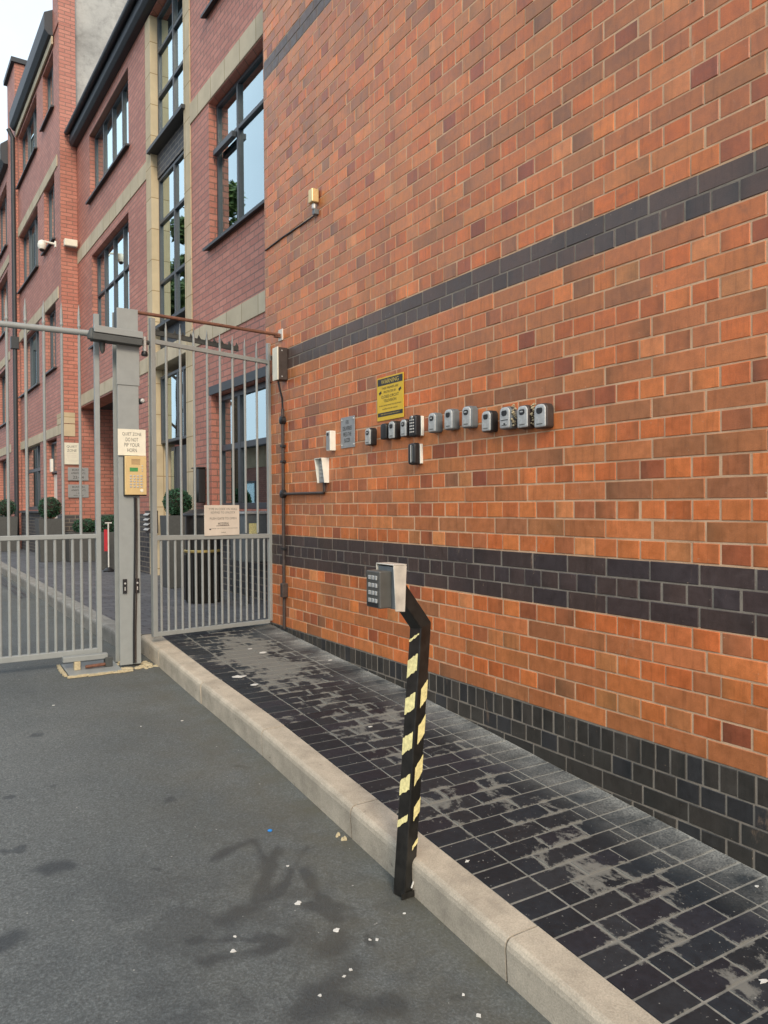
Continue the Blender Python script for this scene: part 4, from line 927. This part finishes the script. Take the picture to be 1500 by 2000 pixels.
# the push button safes (one in the row, one below)
def push_safe(y, z, label, lower=False):
    o = empty('key_safe', (DW-.001, y, z), WR); tag(o, label, 'key safe', 'key safes fixed in a row on the orange wall')
    w_, h_ = .072, .125; pts = round_rect(w_, h_, .014, .012)
    b = MB(); b.box(-w_/2, w_/2+.006, -.020, 0, -h_/2+.006, h_/2-.006, M['white']); b.build('back_plate', o, .003)
    b = MB(); b.poly([(x, -.020, zz_) for x, zz_ in pts], (0, -.018, 0), M['black']); domed(b, pts, -.038, .018, M['black'], .95, .96); b.build('body', o, smooth=True)
    if not lower:
        for i in range(3):
            for j in range(5):
                q = MB(); q.lathe((-.018+.016*i, -.0555, .034-.017*j), [(.0055, 0), (.0045, .003)], M['silver'], 8, 'y'); q.build('button', o, smooth=True)
        q = MB(); q.lathe((0, -.0555, .050), [(.009, 0), (.008, .004)], M['silver'], 12, 'y'); q.build('latch_knob', o)
    else:
        q = MB(); q.box(-.003, .003, -.060, -.054, -.050, .050, M['silver']); q.box(.016, .020, -.058, -.052, -.045, .045, M['bluesteel']); q.build('cover_rib', o, .001, seg=1)
push_safe(3.648, .452, 'black push button key safe on a white backing with rows of round keys')
push_safe(3.660, .294, 'black ribbed key safe alone below the row', True)
# white housings
o = empty('door_release', W(4.705, .448)); o.rotation_euler = (0, 0, WR); tag(o, 'narrow white door release box left of the buzzer plate', 'release box')
b = MB(); b.box(-.03, .028, -.045, 0, -.068, .068, M['white']); b.build('housing', o, .003)
b = MB(); b.box(-.026, .024, -.048, -.045, -.06, .058, M['alu']); b.lathe((0, -.048, .045), [(.012, 0), (.010, .004)], M['black'], 10, 'y'); b.build('face_plate', o, .001)
o = empty('wall_keypad', W(4.835, .247)); o.rotation_euler = (0, 0, WR); tag(o, 'white hooded wall keypad fed by the dark conduit below the release box', 'keypad')
b = MB(); hd = [(-.055, 0, .085), (-.055, -.060, .085), (-.055, -.038, -.085), (-.055, 0, -.085)]
b.poly(hd, (.004, 0, 0), M['white']); b.poly([(x+.106, y, z_) for x, y, z_ in hd], (.004, 0, 0), M['white']); b.box(-.055, .055, -.060, 0, .085, .089, M['white']); b.build('hood', o)
b = MB(); b.box(-.050, .050, -.028, 0, -.083, .084, M['alu']); b.build('keypad_plate', o, .002)
for i in range(3):
    for j in range(4):
        q = MB(); q.box(-.028+.022*i, -.014+.022*i, -.032, -.028, .035-.026*j, .049-.026*j, M['silver']); q.build('key', o)
# crusts of foam beside two safes
for (yy_, zz_, lab) in ((2.812, .425, 'yellow foam crust beside the stickered key safe'), (2.678, .417, 'yellow foam crust between the last two key safes')):
    b = MB(); rnd = random.Random(int(yy_*1000))
    for i in range(26):
        z_ = zz_-.05+i*.004; r_ = rnd.uniform(.004, .008); b.lathe((DW-.012-rnd.random()*.028, yy_+rnd.uniform(-.004, .004), z_), [(r_*.5, 0), (r_, r_*.5), (r_*.5, r_)], M['foam'], 7)
    tag(b.build('foam_crust', smooth=True), lab, 'filler foam')

# ------------------------------------------------------------------ keypad post at the kerb
kp = empty('keypad_post', (1.448, 2.237, gz(2.237)-.13)); tag(kp, 'leaning black post with yellow hazard tape carrying a steel hooded keypad', 'keypad post')
zb0 = kp.location.z
lean = Vector((.082, .005, .930)); hw = .027; rot = R(14)
ax = Vector((math.cos(rot), math.sin(rot), 0))*hw; ay = Vector((-math.sin(rot), math.cos(rot), 0))*hw
def ring(p, k=1.0): return [p+(-ax-ay)*k, p+(ax-ay)*k, p+(ax+ay)*k, p+(-ax+ay)*k]
E0 = Vector((0, 0, 0)); E1 = lean; E2 = lean+Vector((-.104, -.003, .137)); 
dmid = Vector((0, 0, .016))
arm = (E2-E1).normalized(); up2 = Vector((.0, 0, 1))
b = MB(); r0 = ring(E0); r1 = ring(E1)
# mitred elbow, then the arm continues as the same box section
side = ay; nrm = arm.cross(ay.normalized()).normalized()*hw
def ring_arm(p): return [p-nrm*0+(-1)*(-nrm)-side if False else p+v for v in (nrm-side, -nrm-side, -nrm+side, nrm+side)]
ra = ring_arm(E2)
# order arm ring to match the post ring (-x,-y),(+x,-y),(+x,+y),(-x,+y)
cand = [ra, [ra[1], ra[0], ra[3], ra[2]]]
ra = min(cand, key=lambda rr: sum((rr[i]-E2-(r1[i]-E1)).length for i in range(4)))
mi_ = []
bis = (lean.normalized()+arm).normalized()
for i in range(4):
    p = r1[i]; t = -(p-E1).dot(bis)/lean.normalized().dot(bis); mi_.append(p+lean.normalized()*t)
vs = r0+mi_+ra
b.idx(vs, [(0, 3, 2, 1)]+[(o_+q, o_+(q+1) % 4, o_+4+(q+1) % 4, o_+4+q) for o_ in (0, 4) for q in range(4)]+[(8, 9, 10, 11)], M['blackpaint'])
b.build('post', kp, .004)
# hazard tape as thin slanted patches wrapped on the two visible faces
def patch(b, face, z0, z1, slant, x0=-1, x1=1, ragged=0.0, m=None):
    f = lambda s_, z_: E0+lean*(z_/.945)+ ((-ay*1.035+ax*s_*.98) if face == 'y' else (-ax*1.035+ay*-s_*.98))
    n_ = -ay.normalized() if face == 'y' else -ax.normalized()
    n = 7; vs = []
    for i in range(n+1):
        s_ = x0+(x1-x0)*i/n; q = random.uniform(-ragged, ragged)
        vs += [f(s_, z0+slant*(s_+1)/2+q)+n_*.0006, f(s_, z1+slant*(s_+1)/2+random.uniform(-ragged, ragged))+n_*.0006]
    b.idx(vs, [(2*i, 2*i+2, 2*i+3, 2*i+1) for i in range(n)], m or M['tape'])
random.seed(11)
for z_, h_, xa in ((.700, .068, -.30), (.572, .066, -.40), (.430, .064, -.50), (.296, .050, -.25), (.178, .016, -.10)):
    b = MB(); patch(b, 'y', z_-h_/2-.028, z_+h_/2-.028, .058*(.95-xa)/1.5, xa, .95, .0025); b.build('tape_stripe', kp, fixn=False)
for z_, h_ in ((.905, .008), (.806, .060), (.672, .056), (.534, .058), (.388, .052), (.262, .022)):
    b = MB(); patch(b, 'x', z_-h_/2-.020, z_+h_/2-.020, .040, -.92, .78, .003); b.build('tape_stripe', kp, fixn=False)
b = MB(); b.box(-.03, .03, -.034, -.030, .0, .02, M['blackpaint']); b.tube([(.012, -.031, .03), (.022, -.030, .05)], .003, M['litter'], 6); b.build('base_weld', kp)
# keypad box: front faces the road (-x); near cheek faces the camera side (-y)
BX = E2.x+.010; BY = E2.y; BZ = E2.z+.008
b = MB(); yf, yn = BY+.058, BY-.058
b.poly([(BX-.048, yn, BZ-.080), (BX-.056, yn, BZ+.074), (BX-.002, yn, BZ+.074), (BX-.010, yn, BZ-.084)], (0, .004, 0), M['steel'])
b.poly([(BX-.048, yf, BZ-.080), (BX-.056, yf, BZ+.074), (BX-.002, yf, BZ+.074), (BX-.010, yf, BZ-.084)], (0, -.004, 0), M['steel'])
b.box(BX-.056, BX-.002, yn, yf, BZ+.0745, BZ+.0785, M['steel']); b.box(BX-.012, BX-.008, yn+.0045, yf-.0045, BZ-.080, BZ+.073, M['steel'])
b.build('hood', kp, .0015, seg=1)
b = MB(); b.box(BX-.050, BX-.013, yn+.006, yf-.006, BZ-.074, BZ+.070, M['bluesteel']); b.build('back_box', kp, .003)
ku = MB(); ku.box(BX-.098, BX-.0505, yn+.022, yf-.004, BZ-.070, BZ+.056, M['kunit']); kuo = ku.build('keypad_unit', kp, .004)
for i in range(3):
    for j in range(4):
        q = MB(); q.box(BX-.102, BX-.098, yn+.036+.021*i, yn+.050+.021*i, BZ+.022-.026*j+.004, BZ+.036-.026*j+.004, M['silver']); q.build('key', kuo, .001, seg=1)
q = MB(); q.box(BX-.1, BX-.098, yn+.032, yf-.014, BZ-.066, BZ-.050, M['black']); q.build('fob_reader', kuo)

# ------------------------------------------------------------------ yard things beyond the gate
def shrub_ball(cx_, cy_, cz_, r, label, n=1500, squash=1.0, name='topiary_shrub'):
    t = empty(name, (cx_, cy_, cz_-r)); tag(t, label, 'shrub')
    rnd = random.Random(int(cx_*1000+cy_*77)); c = MB(); vs = []; fs = []
    for _ in range(n):
        d = Vector((rnd.gauss(0, 1), rnd.gauss(0, 1), rnd.gauss(0, 1))).normalized(); k_ = 1+.05*math.sin(d.x*9)+.05*math.sin(d.z*11+d.y*7)
        p = Vector((0, 0, r))+Vector((d.x, d.y, d.z*squash))*r*k_*rnd.uniform(.86, 1.03); a = Vector((rnd.gauss(0, 1), rnd.gauss(0, 1), rnd.gauss(0, 1))).normalized(); q = a.orthogonal().normalized(); s_ = rnd.uniform(.010, .018)*(r/.17)**.4
        i = len(vs); vs += [p-a*s_, p+q*s_*.55, p+a*s_, p-q*s_*.55]; fs.append((i, i+1, i+2, i+3))
    c.idx(vs, fs, M['leaf']); c.build('foliage', t, fixn=False)
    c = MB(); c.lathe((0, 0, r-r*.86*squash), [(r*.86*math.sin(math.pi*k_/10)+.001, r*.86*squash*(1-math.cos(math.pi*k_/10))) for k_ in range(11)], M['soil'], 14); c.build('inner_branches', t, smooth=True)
    c = MB(); c.tube([(0, 0, -.03), (0, 0, r*.4)], .015, M['bark'], 7); c.build('stem', t)
def planter(cx_, cy_, wx, wy, zt_, label, taper=.88):
    z0 = gz(cy_); t = empty('planter', (cx_, cy_, z0), R(1.5)); tag(t, label, 'planter')
    h = zt_-z0; a, c_ = wx/2, wy/2; vs = [(s*a*k_, q*c_*k_, zz_) for k_, zz_ in ((taper, .003), (1, h)) for s, q in ((-1, -1), (1, -1), (1, 1), (-1, 1))]
    vs += [(s*a*.86, q*c_*.86, zz_) for zz_ in (h, h-.05) for s, q in ((-1, -1), (1, -1), (1, 1), (-1, 1))]
    b = MB(); b.idx(vs, [(0, 3, 2, 1)]+[(q, (q+1) % 4, 4+(q+1) % 4, 4+q) for q in range(4)]+[(4+q, 4+(q+1) % 4, 8+(q+1) % 4, 8+q) for q in range(4)]+[(8+q, 8+(q+1) % 4, 12+(q+1) % 4, 12+q) for q in range(4)], M['planter'])
    b.build('box', t, .004); b = MB(); b.box(-a*.86, a*.86, -c_*.86, c_*.86, h-.06, h-.045, M['soil']); b.build('soil', t)
planter(2.80, 9.42, .33, .33, -.105, 'tall square grey planter by the stair tower front door'); shrub_ball(2.80, 9.42, .055, .17, 'round clipped box ball in the planter by the front door', 2600)
planter(2.28, 16.0, .46, .46, -.21, 'square grey planter left of the pier with apartment number plates'); shrub_ball(2.28, 16.0, .0, .21, 'round clipped box ball in the planter left of the number plates', 2000)
planter(1.98, 20.8, .46, .46, -.21, 'distant grey planter at the left edge of the view'); shrub_ball(1.98, 20.8, .0, .22, 'distant round clipped box ball at the left edge', 1500)
planter(2.90, 15.55, .78, .38, -.47, 'low long grey planter in front of the orange return wall', .96); shrub_ball(2.85, 15.55, -.36, .24, 'loose low shrub in the long planter under the number plates', 1800, .6, 'planter_shrub')
planter(2.78, 13.1, .40, .40, -.40, 'grey planter behind the gate post beside the red panel', .95); shrub_ball(2.78, 13.1, -.28, .20, 'dark bushy shrub in the planter behind the gate post', 1800, .75, 'planter_shrub')
# litter bin
lb = empty('litter_bin', (2.56, 7.72, gz(7.7))); tag(lb, 'round black street litter bin with gold band behind the pedestrian gate', 'litter bin')
b = MB(); b.lathe((0, 0, 0), [(.165, 0), (.18, .02), (.18, .50), (.186, .515)], M['blackpaint'], 28); 
for k_ in range(20):
    a = k_*math.pi/10; b.tube([(.183*math.cos(a), .183*math.sin(a), .03), (.183*math.cos(a), .183*math.sin(a), .49)], .008, M['black'], 6)
b.build('body', lb, smooth=True)
b = MB(); b.lathe((0, 0, .515), [(.188, 0), (.194, .006), (.194, .022), (.188, .028)], M['gold'], 28); b.build('gold_band', lb, smooth=True)
b = MB(); b.lathe((0, 0, .543), [(.175, 0), (.175, .34)], M['blackpaint'], 28); b.build('neck', lb, smooth=True)
b = MB(); b.lathe((0, 0, .884), [(.205, 0), (.212, .012), (.205, .03), (.12, .065), (.01, .078)], M['black'], 28); b.build('lid', lb, smooth=True)
# meter cabinet and louvred vent by the big ground floor window
mc = empty('meter_cabinet', (2.98, 7.55, gz(7.5))); mc.rotation_euler = (0, 0, R(1.5)); tag(mc, 'grey utility cabinet with a yellow sticker below the ground floor window', 'cabinet')
b = MB(); b.box(-.14, .10, -.30, .12, .42, .90, M['bluesteel']); b.box(-.13, -.10, -.28, -.25, .003, .42, M['black']); b.box(-.13, -.10, .07, .10, .003, .42, M['black']); b.build('cabinet_body', mc, .006)
b = MB(); b.box(-.155, .10, -.315, .135, .902, .925, M['silver']); b.build('cabinet_top', mc, .003)
b = MB(); b.box(-.11, -.02, -.302, -.3005, .70, .81, M['tape']); b.build('hazard_sticker', mc)
vt = empty('louvre_vent', (3.02, 8.45, -.30)); tag(vt, 'silver louvred vent box on the dark plinth between bin and cabinet', 'vent')
b = MB(); b.box(-.06, .06, -.30, .30, -.02, .24, M['black']); b.build('vent_body', vt, .004)
for i in range(3):
    b = MB(); b.obox((-.075, -.30, .02+i*.075), (.012, 0, .02), (0, .60, 0), (0, 0, .010), M['alu']); b.build('louvre', vt)
v2 = empty('side_vent', (2.92, 11.05, -.35)); tag(v2, 'small louvred vent at the foot of the sandstone jamb by the door', 'vent')
b = MB(); b.box(-.06, .06, -.12, .12, -.02, .30, M['conduit']); b.build('vent_body', v2, .004)
for i in range(4):
    b = MB(); b.obox((-.09, -.12, .02+i*.07), (.035, 0, .03), (0, .24, 0), (0, 0, .008), M['silver']); b.build('louvre', v2)
# white pole with T handle and red panel
wp = empty('t_handle_pole', (2.62, 12.45, gz(12.45))); tag(wp, 'white pole with T handle and red panel seen between gate leaf and post', 'pole')
b = MB(); b.tube([(0, 0, .02), (0, 0, .76)], .011, M['litter'], 8); b.tube([(-.05, 0, .76), (.05, 0, .76)], .010, M['litter'], 8); b.build('pole', wp, smooth=True)
b = MB(); b.box(-.065, -.012, .0, .012, .32, .66, M['red']); b.build('red_panel', wp, .003)
b = MB(); b.lathe((0, 0, .0), [(.08, .0), (.085, .02), (.05, .05), (.015, .07)], M['black'], 16); b.build('foot', wp, smooth=True)
# signs on the return wall
yw = 16.262
def fsign(x0, x1, z0, z1, mat, label):
    return sign('wall_sign', (x0+x1)/2, yw+.0+ (x0+x1)/2*0, (z0+z1)/2, x1-x0, z1-z0, R(2.0), mat, label, 'sign')
s = fsign(2.60, 2.88, .86, 1.29, M['cream'], 'white quiet zone notice on the orange pier above the number plates')
text('QUIET', 'lettering', s, M['greyink'], 0, .135, .20, .05, .001); text('ZONE', 'lettering', s, M['greyink'], 0, .06, .18, .05, .001)
for i in range(4):
    q = MB(); q.box(-.09, .09, -.001, 0, -.005-i*.035-(.04 if i == 3 else 0), .004-i*.035-(.04 if i == 3 else 0), M['beige']); q.build('small_print', s)
s = fsign(2.66, 3.05, .54, .80, M['alu'], 'grey plate reading apartments 22-44 on the orange pier')
for t_, z_, h_ in (('BURTON', .08, .035), ('APARTMENTS', .015, .035), ('22-44', -.065, .055)): text(t_, 'lettering', s, M['ink'], 0, z_, .27, h_, .001)
s = fsign(2.66, 3.05, .20, .46, M['alu'], 'lowest grey apartments plate on the orange pier below the 22-44 plate')
for t_, z_, h_ in (('BURTON', .08, .035), ('APARTMENTS', .015, .035), ('1-21', -.04, .03), ('AND 45-60', -.09, .025)): text(t_, 'lettering', s, M['ink'], 0, z_, .27, h_, .001)
s2 = MB(); s2.box(2.395, 2.445, 16.6, 16.72, .72, .98, M['white']); tag(s2.build('door_bell_plate', bevel=.006), 'small white entry plate on the brick between door and pier', 'entry plate')
# dome camera and floodlight
dc = empty('dome_camera', (2.50, 16.45, 5.22)); dc.scale = (.72, .72, .72); tag(dc, 'white dome security camera on a bracket at the corner of the taller building', 'security camera')
b = MB(); b.box(-.02, .02, -.06, .06, -.06, .10, M['white']); b.tube([(-.02, 0, .03), (-.30, -.02, .05)], .03, M['white'], 10); b.build('bracket', dc, .004)
b = MB(); b.lathe((-.34, -.02, -.20), [(.02, 0), (.08, .03), (.11, .10), (.11, .16), (.09, .24), (.03, .28)], M['white'], 18); b.build('housing', dc, smooth=True)
b = MB(); b.lathe((-.34, -.02, -.245), [(.01, 0), (.05, .02), (.07, .06)], M['black'], 16); b.build('dome', dc, smooth=True)
fl = empty('floodlight', (2.74, 16.24, 5.21)); tag(fl, 'pale box floodlight on the orange pier beside the dome camera', 'floodlight')
b = MB(); b.box(-.12, .12, -.14, -.005, -.06, .07, M['cream']); b.build('housing', fl, .01)
b = MB(); b.box(-.10, .10, -.13, -.02, -.068, -.0605, M['alu']); b.build('lens', fl)

# ------------------------------------------------------------------ scattered litter
scr = [(1.101, 2.355, .020), (1.146, 2.169, .017), (1.215, 2.076, .010), (1.235, 2.066, .010), (.821, 2.227, .016), (.851, 2.289, .009), (1.095, 1.983, .010), (1.064, 1.967, .009),
       (1.165, 2.582, .010), (1.313, 1.654, .014), (1.326, 1.739, .009), (.967, 1.931, .010), (1.387, 2.139, .009), (.702, 4.847, .012), (1.278, 4.245, .013), (1.056, 4.257, .008)]
lab0 = 'small white scrap of litter trodden flat on the tarmac'
for i, (x, y, r_) in enumerate(scr):
    rnd = random.Random(i*17+5); n = 9; r_ *= .68; b = MB(); zz_ = gz(y)-.1285
    pts = [(x+r_*rnd.uniform(.35, 1.1)*math.cos(2*math.pi*k_/n), y+r_*rnd.uniform(.35, 1.1)*math.sin(2*math.pi*k_/n)) for k_ in range(n)]
    b.poly([(p[0], p[1], gz(p[1])-.1295) for p in pts], (0, 0, .002), M['litter'])
    tag(b.build('litter_scrap'), lab0, 'litter', 'white litter scraps on the tarmac')
pv = [(1.71, 4.506, .045, 'torn white paper strip lying across the black pavers'), (1.732, 4.294, .028, 'white paint splash in a long paver joint beside the paper strip'), (2.082, 4.989, .030, 'white paper scrap on the dusty pavers nearest the gate and wall'), (2.03, 5.125, .022, 'tiny white scrap behind the paper on the dusty pavers by the gate'), (2.405, 4.61, .016, 'white speck on the pavers at the foot of the wall'),
      (1.626, 2.107, .012, 'white gum spot on the pavers just right of the keypad post foot'), (2.395, 1.528, .010, 'small white chip on the pavers near the brick wall at the right edge'), (1.969, 1.239, .016, 'pale mortar crumb on the nearest pavers'), (1.975, 3.354, .014, 'white fleck on the pavers behind the keypad post')]
for i, (x, y, r_, lab) in enumerate(pv):
    rnd = random.Random(i*31+2); n = 9; b = MB()
    pts = [(x+r_*rnd.uniform(.3, 1.3)*math.cos(2*math.pi*k_/n), y+r_*rnd.uniform(.3, .7)*math.sin(2*math.pi*k_/n)) for k_ in range(n)]
    b.poly([(p[0], p[1], gz(p[1])+.0015) for p in pts], (0, 0, .002), M['litter']); tag(b.build('paper_scrap'), lab, 'litter')
b = MB(); b.lathe((1.21, 2.851, gz(2.851)-.13), [(.009, 0), (.010, .003), (.006, .006)], M['blue'], 10); tag(b.build('bottle_cap', smooth=True), 'tiny bright blue bottle cap on the tarmac', 'bottle cap')
b = MB(); rnd = random.Random(9)
for i in range(5):
    x, y = 1.43+rnd.uniform(-.025, .02), 2.70+rnd.uniform(-.05, .05); r_ = rnd.uniform(.005, .010); b.lathe((x, y, gz(y)-.13), [(r_, 0), (r_*.9, .006), (r_*.4, .012)], M['foam'], 6)
tag(b.build('dead_leaf_clump', smooth=True), 'clump of dry yellow leaf bits against the kerb joint', 'dead leaves')
